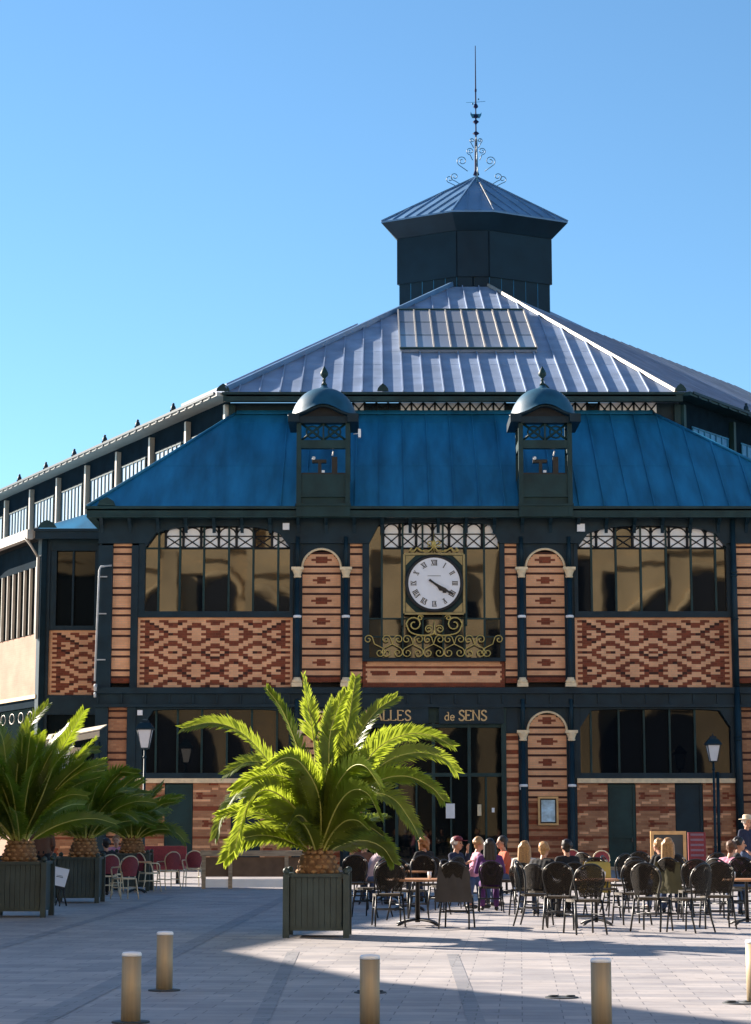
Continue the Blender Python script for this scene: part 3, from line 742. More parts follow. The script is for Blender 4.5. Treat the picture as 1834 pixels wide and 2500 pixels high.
# ---- lower front roof (pavilion), zinc sheets with seams
YT = 79.0
A = Vector((X0e, YE, ZE)); B = Vector((X1e, YE, ZE))
TL = U(578, 1009, YT); TR = U(1592, 1009, YT); TR.z = TL.z
m = MB(); th = Vector((0, 0, -.12))
m.add([A, B, TR, TL, A+th, B+th, TR+th, TL+th], [(0,1,2,3), (7,6,5,4), (0,4,5,1), (3,2,6,7)])
Ab = Vector((X0e, YT, ZE)); m.add([A, TL, Ab], [(0,1,2)]); Bb = Vector((X1e, YT, ZE)); m.add([B, Bb, TR], [(0,1,2)])
lr = m.build('lower_roof', M['zinclow'], hall)
nrm = (B-A).cross(TL-A).normalized()
if nrm.z < 0: nrm = -nrm
m = MB()
sp = .905; x = fx(1260*D)-sp*12.0+.25
slope = (TL.z-A.z)/(YT-YE)
while x < X1e-.3:
    y1 = YT
    if x < TL.x: y1 = YE+(x-A.x)/(TL.x-A.x)*(YT-YE)
    if x > TR.x: y1 = YE+(B.x-x)/(B.x-TR.x)*(YT-YE)
    if x > A.x+.1:
        m.bar((x, YE, ZE), (x, y1, ZE+slope*(y1-YE)), .045, .055, nrm)
    x += sp
for f_ in (.42, .90):                 # cross joints
    y = YE+(YT-YE)*f_; xa = A.x+(TL.x-A.x)*f_; xb = B.x+(TR.x-B.x)*f_
    m.bar((xa, y, ZE+slope*(y-YE)), (xb, y, ZE+slope*(y-YE)), .03, .006, nrm)
m.build('roof_seams', M['zinclow'], lr)
m = MB(); m.tube([A+nrm*.04, TL+nrm*.04], .055, 8); m.tube([B+nrm*.04, TR+nrm*.04], .055, 8); m.bar(TL+Vector((0,-.1,0)), TR+Vector((0,-.1,0)), .2, .06, nrm); m.build('hip_capping', M['zinclow'], lr)

# ---- clerestory
CL = U(560, 970, YT); CR = U(1660, 970, YT); CL.z = CR.z = 0
ZG = U(917, 982, 78.4).z            # underside of the main gutter
ZGt = U(917, 958, 78.2).z
BL, BRt = Vector((-1.85, 3.45, 0)), Vector((2.57, 3.55, 0))
m = MB(); m.prism([CL+Vector((.25,.25,0)), CR+Vector((-.25,.25,0)), CR+BRt*9+Vector((-.3,.1,0)), CL+BL*9+Vector((.3,.1,0))], (0, 0, ZG-.05))
m.v = [Vector((v.x, v.y, v.z if v.z > 1 else 13.4)) for v in m.v]
m.build('clerestory_core', M['void'], hall)
# front clerestory band
m = MB(); m.box(CL.x, CR.x, 79.02, 79.1, TL.z-.6, ZG+.1); m.build('clerestory_wall', M['iron'], hall)
cells = 26; m = MB(); m2 = MB(); za, zb = U(917, 1007, 79).z, U(917, 986, 79).z+.05
xa, xb = U(862, 1000, 79).x, U(1605, 1000, 79).x
for i in range(cells):
    a = xa+(xb-xa)*i/cells; b = xa+(xb-xa)*(i+1)/cells
    if i not in (1, 2, 3, 13, 15, 16, 20):
        m = MB(); m.box(a+.03, b-.03, 78.99, 79.015, za-.2, zb); m.build('frosted_daylight_pane', M['brightw'], hall)  # white panes stand for bright sky behind the open lattice
    m2.tube([(a, 78.96, za-.15), (b, 78.96, zb)], .026, 4); m2.tube([(b, 78.96, za-.15), (a, 78.96, zb)], .026, 4); m2.tube([(a, 78.95, za-.2), (a, 78.95, zb)], .035, 4)
m2.build('clerestory_lattice', M['void'], hall)
for x in (CL.x+.12, CR.x-.12): 
    m = MB(); m.box(x-.12, x+.12, 78.85, 79.0, 13.4, ZG); m.build('clerestory_post', M['iron2'], hall)
# flank clerestories
def flank(C, BV, n, side, zbase=15.4):  # left side takes the paler metal, its sunlight put into the colour
    dn = BV.normalized(); out = Vector((dn.y, -dn.x, 0)) if side > 0 else Vector((-dn.y, dn.x, 0))
    up = Vector((0,0,1))
    def obox(m, t0, t1, o0, o1, z0, z1, mi=0):
        p = [C+BV*t+out*o for t, o in ((t0, o0), (t1, o0), (t1, o1), (t0, o1))]
        m.prism([Vector((q.x, q.y, z0)) for q in p], (0, 0, z1-z0), mi)
    m = MB(); obox(m, 0, n, -.05, .0, zbase, ZGt-.03); m.build('clerestory_wall', M['ironm'], hall)
    for i in range(n):
        m = MB(); obox(m, i+.22, i+.92, .0, .03, zbase+.2, ZG-.72); pn = m.build('frosted_daylight_pane', M['flankpane'] if side < 0 else M['opening'], hall)
        m = MB()
        for k in range(7): obox(m, i+.22+.7*k/6-.008, i+.22+.7*k/6+.008, .03, .07, zbase+.2, ZG-.7)
        obox(m, i+.2, i+.94, .031, .07, ZG-.76, ZG-.70)
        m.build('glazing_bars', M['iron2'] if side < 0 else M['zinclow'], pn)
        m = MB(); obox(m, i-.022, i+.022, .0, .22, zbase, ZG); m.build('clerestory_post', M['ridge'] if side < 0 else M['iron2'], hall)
    m = MB(); obox(m, -.15, n, .55, .80, ZG+.20, ZGt, 0); obox(m, -.15, n, 0, .549, ZGt-.14, ZGt-.02, 0)
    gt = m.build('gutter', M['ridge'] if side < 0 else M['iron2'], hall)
    m = MB()
    for k in range(n*5):
        obox(m, k/5, k/5+.05, .801, .84, ZG+.2, ZG+.32)
    obox(m, -.1, n, .80, .86, ZGt-.07, ZGt+.03)
    m.build('gutter_brackets', M['iron'], gt)
    for k in range(n):
        c = C+BV*(k+1)+out*.75+up*(ZGt+.03)
        m = MB(); m.ball(c+up*.12, .11, 0, 8, (1, 1, 1.5)); m.ball(c+up*.3, .06, 0, 8); m.box(c.x-.13, c.x+.13, c.y-.06, c.y+.06, c.z, c.z+.06)
        m.build('gutter_finial', M['iron'], hall)
    return out
outL = flank(CL, BL, 9, -1); outR = flank(CR, BRt, 8, 1)
# main front gutter
m = MB(); gx0, gx1 = U(545, 970, 78.2).x, U(1668, 970, 78.2).x
m.box(gx0, gx1, 78.2, 78.45, ZG, ZGt-.02); m.box(gx0-.05, gx1+.05, 78.14, 78.198, ZGt-.09, ZGt+.01); m.box(gx0, gx1, 78.451, 79, ZG+.12, ZGt-.15)
gt = m.build('gutter', M['iron2'], hall)
for px in (545, 935, 1330, 1662):
    c = U(px, 955, 78.2); m = MB(); w2 = .22 if px != 545 else .26
    m.prism([(c.x-w2, 78.12, c.z), (c.x+w2, 78.12, c.z), (c.x+w2*.9, 78.12, c.z+.1), (c.x+w2*.55, 78.12, c.z+.2), (c.x, 78.12, c.z+.3), (c.x-w2*.55, 78.12, c.z+.2), (c.x-w2*.9, 78.12, c.z+.1)], (0, .12, 0))
    m.build('gutter_finial', M['iron2'], hall)

# ---- main roof
MA = U(552, 958, 78.2); MBp = U(1650, 958, 78.2); MA.z = MBp.z = ZGt
T1 = U(1105, 700, 98); T2 = U(1192, 700, 98); T1.z = T2.z
nF = (MBp-MA).cross(T1-MA).normalized(); nF = nF if nF.z > 0 else -nF
nL = BL.cross(T1-MA).normalized(); nL = nL if nL.z > 0 else -nL
nR = BRt.cross(T2-MBp).normalized(); nR = nR if nR.z > 0 else -nR
def zpl(x, y, p0, n): return p0.z-(n.x*(x-p0.x)+n.y*(y-p0.y))/n.z
R3 = onplane(1338, 757, MBp, nR); R4 = onplane(1850, 996, MBp, nR)
print('R3', R3, 'R4', R4, 'T2', T2, 'pitch', math.degrees(math.acos(nF.z)), math.degrees(math.acos(nR.z)), 'lit', nF.dot(sv), nrm.dot(sv), nL.dot(sv))
th = Vector((0, 0, -.15))
m = MB(); m.add([MA, MBp, T2, T1, MA+th, MBp+th, T2+th, T1+th], [(0,1,2,3), (7,6,5,4), (0,4,5,1)])
MAb = MA+BL*9; MBb = MBp+BRt*8
L3 = Vector((T1.x-1.5, T1.y+8, 0)); L3.z = zpl(L3.x, L3.y, MA, nL)
m.add([MA, T1, L3, MAb], [(0,1,2,3)]); m.add([MBp, MBb, R4, R3, T2], [(0,1,2,3,4)])
m.add([R3, R4, Vector((R4.x, R4.y+2, 13))], [(0,1,2)])
roof = m.build('main_roof', M['zinc'], hall)
# ribs on front slope
m = MB(); sp = .80; x = MA.x+.5; sl_ = (T1.z-MA.z)/(T1.y-MA.y)
RX = []
while x < MBp.x-.25:
    f_ = 1.0
    if x < T1.x: f_ = (x-MA.x)/(T1.x-MA.x)
    if x > T2.x: f_ = (MBp.x-x)/(MBp.x-T2.x)
    RX.append(x)
    p1 = Vector((x, MA.y+f_*19.8, MA.z+f_*(T1.z-MA.z)*19.8/(T1.y-MA.y)*1.0))
    m.bar((x, MA.y, MA.z), p1, .045, .085, nF); x += sp
for k in range(1, 9):                 # low cross laps
    f_ = k/9; y = MA.y+f_*(T1.y-MA.y); m.bar((MA.x+f_*(T1.x-MA.x)+.1, y, MA.z+f_*(T1.z-MA.z)), (MBp.x+f_*(T2.x-MBp.x)-.1, y, MA.z+f_*(T1.z-MA.z)), .03, .006, nF)
m.build('standing_seams', M['zinc'], roof)
# seams on the right slope
m = MB()
for k in range(1, 40):
    p = MBp+BRt*(k*.2); dirup = Vector((nR.x, nR.y, 0)).normalized(); 
    a = p; q = a-dirup*9; q.z = zpl(q.x, q.y, MBp, nR)
    # stop at the hip (front) for the first ones
    hv = (T2-MBp); 
    Lm = 9.0
    for s_ in range(1, 60):
        tt = a-dirup*(s_*.3); cr = (hv.x*(tt.y-MBp.y)-hv.y*(tt.x-MBp.x))
        if cr > 0: Lm = s_*.3-.3; break
    else: Lm = 17
    q = a-dirup*min(Lm, 14); q.z = zpl(q.x, q.y, MBp, nR)
    if min(Lm, 14) > .4: m.bar(a, q, .04, .035, nR)
m.build('standing_seams', M['zinc'], roof)
m = MB(); m.bar(MBp+nF*.02, T2+nF*.02, .13, .13, nF+nR); m.build('hip_capping', M['ridge'], roof)  # right hip kept pale: its sunlit face is put into the colour
m = MB(); m.bar(MA+nF*.02, T1+nF*.02, .14, .22, nF+nL); m.build('hip_capping', M['zincmid0'], roof)
# raised glazed strip on the left slope
m = MB(); a_, b_ = MA.lerp(T1, .06), MA.lerp(T1, .60); o_ = (BL.normalized()*1.6)
ext = Vector((0, 0, .36))
m.prism([a_+o_, b_+o_, b_+o_+BL*1.2, a_+o_+BL*1.2], ext); m.build('side_skylight', M['zinc'], roof)
# front skylight
def rp(px, py, h=0): 
    p = onplane(px, py, MA+nF*h, nF); return p
q = [rp(865*D, 776*D), rp(1164*D, 776*D), rp(1167*D, 691*D), rp(889*D, 690*D)]
q[0].x = q[3].x = (q[0].x+q[3].x)/2; q[1].x = q[2].x = (q[1].x+q[2].x)/2; q[1].y = q[0].y; q[1].z = q[0].z; q[2].y = q[3].y; q[2].z = q[3].z
m = MB(); m.prism([p+nF*.02 for p in q], nF*.16); sk = m.build('skylight', M['glassr'], roof)
m = MB()
for k in range(9):
    a = q[0].lerp(q[1], k/8)+nF*.18; b = q[3].lerp(q[2], k/8)+nF*.18; m.bar(a, b, .06, .05, nF)
m.build('glazing_bars', M['ridge'], sk)
m = MB(); m.bar(q[0]+nF*.16, q[1]+nF*.16, .12, .09, nF); m.bar(q[3]+nF*.16, q[2]+nF*.16, .1, .085, nF)
for k in (1, 2): 
    f_ = k/3; m.bar(q[0].lerp(q[3], f_)+nF*.181, q[1].lerp(q[2], f_)+nF*.181, .03, .015, nF)
m.build('skylight_frame', M['iron2'], sk)

# ---- lantern
def LP(px, py, Y): return U(px, py, Y)
bx0, bx1 = U(976, 650, 99.6).x, U(1341, 650, 99.6).x; cxl = (bx0+bx1)/2
f0, f1 = U(1116, 650, 98.1).x, U(1194, 650, 98.1).x
ztop = U(917, 583, 99.6).z; zbot = U(917, 770, 99.6).z-2.5
body = [(f0, 98.1), (f1, 98.1), (bx1, 99.6), (f1+1.6, 104.5), (f0-1.6, 104.5), (bx0, 99.6)]
lan = MB(); lan.prism([(x, y, zbot) for x, y in body], (0, 0, ztop-zbot)); lo = lan.build('lantern', M['cladding'], hall)
zc_ = U(917, 695, 99.6).z
m = MB()
def offs(poly, dlt):
    c = Vector((sum(p[0] for p in poly)/len(poly), sum(p[1] for p in poly)/len(poly))); out = []
    for p in poly:
        v = Vector(p)-c; out.append((c.x+v.x*(1+dlt/3.7), c.y+v.y*(1+dlt/4.0)))
    return out
b2 = offs(body, .10); m.prism([(x, y, zc_) for x, y in b2], (0, 0, ztop-zc_-.02))
for i in range(len(b2)):
    pa, pb = Vector(b2[i]), Vector(b2[(i+1) % len(b2)]); m.bar((pa.x, pa.y, zc_), (pa.x, pa.y, ztop-.05), .07, .07, (0, 1, 0))
m.build('louvred_panel', M['cladding'], lo)
m = MB()
for i in range(len(body)):
    pa, pb = Vector(body[i]), Vector(body[(i+1) % len(body)]); n_ = max(2, int((pb-pa).length/.62))
    for k in range(n_): 
        p = pa.lerp(pb, k/n_); m.bar((p.x, p.y, zbot), (p.x, p.y, zc_), .05, .06, (0, 1, 0))
m.build('cladding_seams', M['zinclow'], lo)
# coved soffit + roof
ezc = U(917, 540, 100.0).z; ex0, ex1 = U(931, 540, 99.3).x, U(1386, 540, 99.3).x
eav = [(U(1104, 512, 97.3).x, 97.3), (U(1206, 512, 97.3).x, 97.3), (ex1, 99.2), (f1+1.9, 105.6), (f0-1.9, 105.6), (ex0, 99.2)]
EZ = U(917, 513, 97.3).z
sb_ = offs(body, .16); m = MB(); n = len(eav)
vs = [(x, y, ztop-.02) for x, y in sb_]+[(x, y, EZ-.08) for x, y in eav]
m.add(vs, [(i, (i+1) % n, (i+1) % n+n, i+n) for i in range(n)]); m.add([(x, y, ztop-.02) for x, y in sb_], [tuple(range(n))[::-1]])
m.build('soffit', M['cladding'], lo)
ap = U(1163, 432, 101.0); m = MB()
top = [(x, y, EZ) for x, y in eav]
for i in range(n): m.add([top[i], top[(i+1) % n], ap], [(0, 1, 2)])
vs = [(x, y, EZ-.081) for x, y in eav]+top
m.add(vs, [(i, (i+1) % n, (i+1) % n+n, i+n) for i in range(n)])
M['zincmid'] = pmat('zinc_half_shade', (.10, .20, .34), .45, 0, .15, 1)  # mid blue, with shade of the front facet put into the colour
lr_ = m.build('lantern_roof', M['zincmid'], lo)
m = MB()
for i in range(n):
    a, b = Vector(top[i]), Vector(top[(i+1) % n]); nn = (b-a).cross(ap-a).normalized(); nn = nn if nn.z > 0 else -nn
    mid = (a+b)/2; dirm = (ap-mid)
    k_ = int((b-a).length/.62)
    for k in range(1, k_):
        p = a.lerp(b, k/k_); f_ = 1-abs(k/k_-.5)*2
        m.bar(p, p+dirm*f_*.97, .045, .05, nn)
    m.bar(a, ap, .08, .06, (0, 0, 1))
m.build('standing_seams', M['zincmid'], lr_)
m = MB(); a, b = Vector(top[1]), ap; nn = Vector((0,-.2,1)); m.bar(a.lerp(b, .12)+Vector((0,0,.05)), a.lerp(b, .78)+Vector((0,0,.05)), .07, .05, nn); m.build('hip_capping', M['ridge'], lr_)
# finial
m = MB(); ppm = F/ (101.6/ CT) *1.0
def sz(py): return U(1163, py, 101.6).z
X = ap.x; Y = ap.y
m.lathe([(.16, sz(436)), (.09, sz(425)), (.07, sz(350)), (.045, sz(348)), (.04, sz(340)), (.18, sz(335)), (.04, sz(330)), (.035, sz(314)), (.05, sz(312)), (.17, sz(307)), (.05, sz(302)), (.04, sz(298)), (.14, sz(296)), (.10, sz(291)), (.04, sz(288)), (.03, sz(282)), (.03, sz(275)), (.13, sz(271)), (.10, sz(266)), (.04, sz(262)), (.035, sz(235)), (.055, sz(233)), (.055, sz(228)), (.035, sz(226)), (.02, sz(122))], (X, Y, 0), 10)
fin = m.build('roof_finial', pmat('finial_paint', (.008, .016, .06), .7, spec=.1), lo)
m = MB(); zz = sz(291)
m.prism([(X-.26, Y-.05, zz+.18), (X-.28, Y-.05, zz+.02), (X-.2, Y-.05, zz-.14), (X+.2, Y-.05, zz-.14), (X+.28, Y-.05, zz), (X+.3, Y-.05, zz+.14), (X+.22, Y-.05, zz+.06), (X-.2, Y-.05, zz+.06)], (0, .1, 0))
m.tube([(X-.5, Y, sz(260)), (X, Y, sz(259)), (X+.5, Y, sz(257))], .012, 4); m.ball((X-.16, Y, sz(263)), .05); m.ball((X+.14, Y, sz(252)), .05)
m.build('weathervane', M['zinclow'], fin)
m = MB()
for rot in (0, math.pi/2):
    for fl in (-1, 1):
        for (cx, py, r, a0, tr) in ((.20, 352, .13, R(-60), 1.4), (.30, 378, .2, R(-90), 1.5), (.72, 402, .28, R(-70), 1.5), (1.10, 440, .22, R(-90), 1.3), (1.05+.3, 446, .2, R(-90), 1.2)):
            pts = [(cx+(r*(1-.75*i/20))*math.cos(a0+tr*2*math.pi*i/20), (r*(1-.75*i/20))*math.sin(a0+tr*2*math.pi*i/20)) for i in range(21)]
            first = pts[0]
            pts = [(cx*.6, first[1]-.28)]+pts
            P3 = [(X+fl*p[0]*math.cos(rot), Y+fl*p[0]*math.sin(rot), sz(py)+p[1]) for p in pts]
            m.tube(P3, .020, 4)
m.build('iron_scrolls', M['domezinc'], fin)

# ---- dormer turrets above the facade
def dormer(xc):
    X = fx(xc*D); hw = (fx((xc+59)*D)-fx((xc-59)*D))/2; Yd = 73.16
    def z(py): return U(917, py*D, Yd).z
    m = MB(); yb = 77.6
    m.box(X-hw+.02, X+hw-.02, Yd+.32, yb, z(1112), z(1042));
    dm = m.build('roof_turret', M['iron2'], hall)
    m = MB()
    for s in (-1, 1):
        m.box(X+s*hw-s*.17, X+s*hw, Yd+.02, Yd+.2, z(1135), z(925)); m.box(X+s*hw-s*.12, X+s*hw, Yd+1.5, Yd+1.65, z(1043), z(925)); m.box(X+s*hw-s*.10, X+s*hw, Yd+.2, Yd+1.5, z(985), z(967))
    m.box(X-hw+.17, X+hw-.17, Yd+.04, Yd+.3, z(985), z(967)); m.box(X-hw+.17, X+hw-.17, Yd+.04, Yd+.3, z(1135), z(1110)); m.box(X-hw-.03, X+hw+.03, Yd-.02, Yd+.3, z(1112), z(1107))
    m.box(X-hw+.17, X+hw-.17, Yd+.08, Yd+.3, z(1088), z(1042)); m.box(X-hw+.17, X+hw-.17, Yd+.04, Yd+.3, z(1092), z(1088)); m.box(X-hw+.17, X+hw-.17, Yd+.14, Yd+.3, z(1107), z(1092))
    m.build('frame', M['iron2'], dm)
    # lattice
    m = MB(); zt, zb = z(930), z(966); ww = hw-.17
    for a, b in ((-ww, 0), (0, ww)):
        m.tube([(X+a, Yd+.15, zt), (X+b, Yd+.15, zb)], .045, 5); m.tube([(X+b, Yd+.15, zt), (X+a, Yd+.15, zb)], .045, 5)
        m.tube([(X+(a+b)/2+.22*math.cos(k*math.pi/6), Yd+.17, (zt+zb)/2+.22*math.sin(k*math.pi/6)) for k in range(12)], .035, 5, 0, True)
    m.box(X-.03, X+.03, Yd+.1, Yd+.2, zb, zt)
    m.build('lattice', M['iron2'], dm)
    
    # little equipment in the opening: floodlight
    m = MB(); m.box(X-.42, X+.1, Yd+.5, Yd+.7, z(1012), z(1005)); m.box(X+.3, X+.5, Yd+.4, Yd+.7, z(1040), z(1000)); m.box(X-.2, X-.08, Yd+.5, Yd+.6, z(1040), z(1012)); m.box(X-ww, X+ww, Yd+.35, Yd+.6, z(1041), z(1036))
    m.build('floodlight_bracket', M['black'], dm)
    m = MB(); m.ball((X-.36, Yd+.42, z(1003)), .07); m.build('floodlight', M['brightw'], dm); m = MB(); m.box(X-.06, X+.05, Yd+.3, Yd+.35, z(1036), z(1031)); m.build('floodlight', M['brightw'], dm); m = MB(); m.tube([(X+.32, Yd+.4, z(998)), (X+.36, Yd+.38, z(988))], .03, 6); m.build('floodlight', M['brightw'], dm)
    # cornice
    m = MB()
    for s in (-1, 1): m.box(X+s*hw*.9, X+s*(hw+.30), Yd-.28, Yd+1.9, z(930), z(912))
    m.box(X-hw*.9, X+hw*.9, Yd-.05, Yd+.35, z(930), z(916)); m.build('cornice', M['iron'], dm)
    # domed zinc hood with eyebrow rim
    m = MB(); seg = 40; rb = hw+.17; zb0 = z(912); zt0 = z(832); Hd = zt0-zb0; cy = Yd+.95; rings = 12
    vs = []
    for i in range(rings+1):
        for k in range(seg):
            q_ = 2*math.pi*k/seg; eye = max(0, math.cos(2*q_))*0  # placeholder kept flat on the sides
            fr_ = max(0, -math.sin(q_))**6 + max(0, math.sin(q_))**6
            zr0 = .34*fr_
            t_ = i/rings; a = t_*math.pi/2
            r_ = rb*math.cos(a)**.85 if i < rings else .04
            zz_ = Hd*.86*math.sin(a)
            if zz_ < zr0: zz_ = zr0
            if i == rings: zz_ = Hd
            flare = .10*(1-t_)**4
            vs.append((X+(r_+flare)*math.cos(q_), cy+(r_+flare)*math.sin(q_)*1.08, zb0+zz_))
    m.add(vs, [(i*seg+k, i*seg+(k+1) % seg, (i+1)*seg+(k+1) % seg, (i+1)*seg+k) for i in range(rings) for k in range(seg)], 0, True)
    m.build('dome', M['domezinc'], dm)
    m = MB(); P = []
    for k in range(21):
        u = -1+2*k/20; P.append((X+u*(rb+.14), Yd-.20+.25*u*u, zb0-.05+.36*math.exp(-(u*1.9)**2)))
    m.tube(P, .055, 6); m.build('hood_rim', M['iron'], dm)
    m = MB()
    m.prism([(X+(-1+2*k/20)*(rb), Yd+.06, zb0-.1+.40*math.exp(-((-1+2*k/20)*1.9)**2)) for k in range(21)]+[(X+rb, Yd+.06, z(925)), (X-rb, Yd+.06, z(925))], (0, .1, 0)); m.build('tympanum', M['void'], dm)
    m = MB(); zf = zt0-.05
    m.lathe([(.12, 0), (.06, .1), (.045, .17), (.08, .2), (.045, .23), (.05, .27), (.14, .36), (.15, .45), (.10, .56), (.03, .68), (.01, .72)], (X, cy, zf), 12); m.build('finial', M['iron2'], dm)
    return dm
dormer(711); dormer(1200)
m = MB(); c = U(880, 1058, 73.3); m.box(c.x-.08, c.x+.02, 73.2, 73.4, c.z-.15, c.z+.15); m.tube([(c.x-.25, 73.4, c.z), (c.x, 73.3, c.z)], .02, 5); m.build('antenna', M['brightw'], hall)
# white light boxes on the frieze
for px, py, s_ in ((698, 1288, .12), (1420, 1291, .14), (348, 1741, .09)):
    m = MB(); X, Z = fx(px), fz(py); m.box(X-s_, X+s_, 73.68, 73.8, Z-s_, Z+s_); m.box(X-.03, X+.03, 73.8, 73.9, Z-.03, Z+.03); m.build('wall_floodlight', M['white'], hall)

# ---- left setback wall (parallel to the front)
YS = 79.0
def sx(px): return U(px, 1600, YS).x
def szz(py): return U(917, py, YS).z
ZSE = szz(1292)
brick_panel('patterned_brick_panel', 119, 236, 1539, 1697, half_diamonds, BM, Y=79.02, co=.0935, hb=.043, stag=False)
m = MB(); 
def sbox(m, x0, x1, y0, y1, Ya, Yb): m.box(sx(x0), sx(x1), Ya, Yb, szz(y1), szz(y0))
sbox(m, 97, 118.6, 1318, 2112, 78.9, 79.3); sbox(m, 118.8, 236, 1318, 1345, 78.92, 79.3); sbox(m, 118.8, 236, 1697.5, 1745, 78.9, 79.3); sbox(m, 118.8, 134, 1345.2, 1538.6, 78.95, 79.3); sbox(m, 118.8, 236, 1528, 1538.6, 78.93, 79.29); sbox(m, 228, 236, 1345.2, 1527.8, 78.95, 79.3); sbox(m, 172, 177, 1345.2, 1527.8, 79.0, 79.09)
m.build('iron_frame', M['iron'], hall)
m = MB(); sbox(m, 134, 228, 1345, 1528, 79.1, 79.12); m.build('window', M['glassd'], hall)
m = MB(); sbox(m, 118.8, 236, 1745.2, 1890, 79.1, 79.13); m.build('window', M['glassd'], hall)
brick_panel('brick_wall', 119, 236, 1890, 2114, strata, BM, Y=79.03)
m = MB(); g0 = U(86, 1290, 78.5)
m.box(g0.x, XL+.4, 78.5, 78.75, szz(1318)-.02, U(917, 1292, 78.5).z); m.box(g0.x-.04, XL+.4, 78.44, 78.498, U(917, 1292, 78.5).z-.08, U(917, 1292, 78.5).z+.02); m.build('gutter', M['iron'], hall)
c = U(112, 1288, 78.5); m = MB(); m.prism([(c.x-.3, 78.44, c.z), (c.x+.42, 78.44, c.z), (c.x+.3, 78.44, c.z+.18), (c.x+.05, 78.44, c.z+.3), (c.x-.2, 78.44, c.z+.18)], (0, .15, 0)); m.build('gutter_finial', M['iron2'], hall)
c = U(258, 1234, 73.3); m = MB(); m.prism([(c.x-.3, 73.26, c.z), (c.x+.35, 73.26, c.z), (c.x+.28, 73.26, c.z+.16), (c.x+.05, 73.26, c.z+.3), (c.x-.22, 73.26, c.z+.18)], (0, .15, 0)); m.build('gutter_finial', M['iron2'], hall)
# side return of the front pavilion
m = MB(); m.box(XL, XL+.1, 73.9, 79, 0, zE-.2); m.build('side_wall', M['iron'], hall)
# aisle roofs along the left flank
z0 = U(917, 1292, 78.5).z; wl = lambda t_: CL+BL*t_
E0 = Vector((g0.x, 78.5, z0)); E1 = Vector((XL+.3, 78.5, z0)); K1 = wl(2.3)+outL*.01; K0 = wl(3.6)+outL*.01
K1.z = K0.z = 15.5; Kf = wl(9)+outL*.01; Kf.z = 15.5; Ef = E0+FDL*34
m = MB(); m.poly([E0, E1, K1, K0]); m.poly([E0, K0, Kf, Ef]); ar = m.build('aisle_roof', M['zinclow'], hall)
m = MB(); m.tube([E0, K0], .06, 6); m.tube([K0+Vector((0,0,.03)), Kf+Vector((0,0,.03))], .07, 6); m.tube([K1+Vector((0,0,.03)), K0+Vector((0,0,.03))], .07, 6); m.build('hip_capping', M['ridge'], ar)

# ---- left flank wall (sunlit)
FL = Vector((SX, 79.0, 0)); fo = Vector((-FDL.y, FDL.x, 0)); fo = fo if fo.x < 0 else -fo
def lbox(m, t0, t1, o0, o1, z0_, z1_, mi=0):
    p = [FL+FDL*t+fo*o for t, o in ((t0, o0), (t1, o0), (t1, o1), (t0, o1))]
    m.prism([Vector((q_.x, q_.y, z0_)) for q_ in p], (0, 0, z1_-z0_), mi)
zp0, zp1 = szz(1697), szz(1545); zw = szz(1380); zt_ = szz(1318)
for k in range(5):
    a = .15+k*5.6
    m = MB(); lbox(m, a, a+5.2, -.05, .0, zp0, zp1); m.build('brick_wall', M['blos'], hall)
    m = MB(); lbox(m, a, a+5.2, -.1, -.05, zp1+.02, zw); wn = m.build('window', M['glassd'], hall)
    m = MB()
    for j in range(7): lbox(m, a+.4+j*.7, a+.4+j*.7+.07, -.05, .06, zp1+.02, zw)
    m.build('glazing_bars', M['ridge'], wn)
    m = MB(); lbox(m, a-.4, a-.0, -.1, .12, 0, zt_); m.build('iron_post', M['iron'], hall)
    m = MB(); lbox(m, a-.2, a-.1, .12, .22, szz(1560), zw+.35); P = FL+FDL*(a-.15)+fo*.17
    m.tube([P+Vector((0,0,zw+.3)), P+fo*.3+Vector((0,0,zw+.75)), P+fo*.55+Vector((0,0,zt_+.05))], .05, 6); m.build('drain_pipe', M['ridge'], hall)
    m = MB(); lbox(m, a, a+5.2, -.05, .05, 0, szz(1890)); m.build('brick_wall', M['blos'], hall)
    m = MB(); lbox(m, a, a+5.2, -.1, -.05, szz(1889), zp0-.45); m.build('window', M['glassd'], hall)
m = MB(); lbox(m, 0, 30, -.08, .02, zw+.0, zt_); lbox(m, 0, 30, -.06, .07, zp0-.44, zp0-.01); m.build('iron_frame', M['ironm'], hall)
m = MB(); lbox(m, -.2, 32, .45, .7, zt_-.02, z0); lbox(m, -.2, 32, .0, .449, z0-.15, z0-.03); m.build('gutter', M['ridge'], hall)  # dark gutter given a pale colour that stands for sun on it
m = MB(); lbox(m, 0, 30, .07, .16, zp0-.12, zp0+.02); m.build('string_course', M['stone'], hall)
# lattice frieze at ground storey of the flank
for k in range(24):
    m = MB(); P = FL+FDL*(k*1.1+.7)+fo*.1; zc = zp0-.80
    m.tube([P+FDL*(.30*math.cos(j*math.pi/6))+Vector((0, 0, zc+.2*math.sin(j*math.pi/6))) for j in range(12)], .018, 5, 0, True); m.build('frieze_ring', M['ridge'], hall)
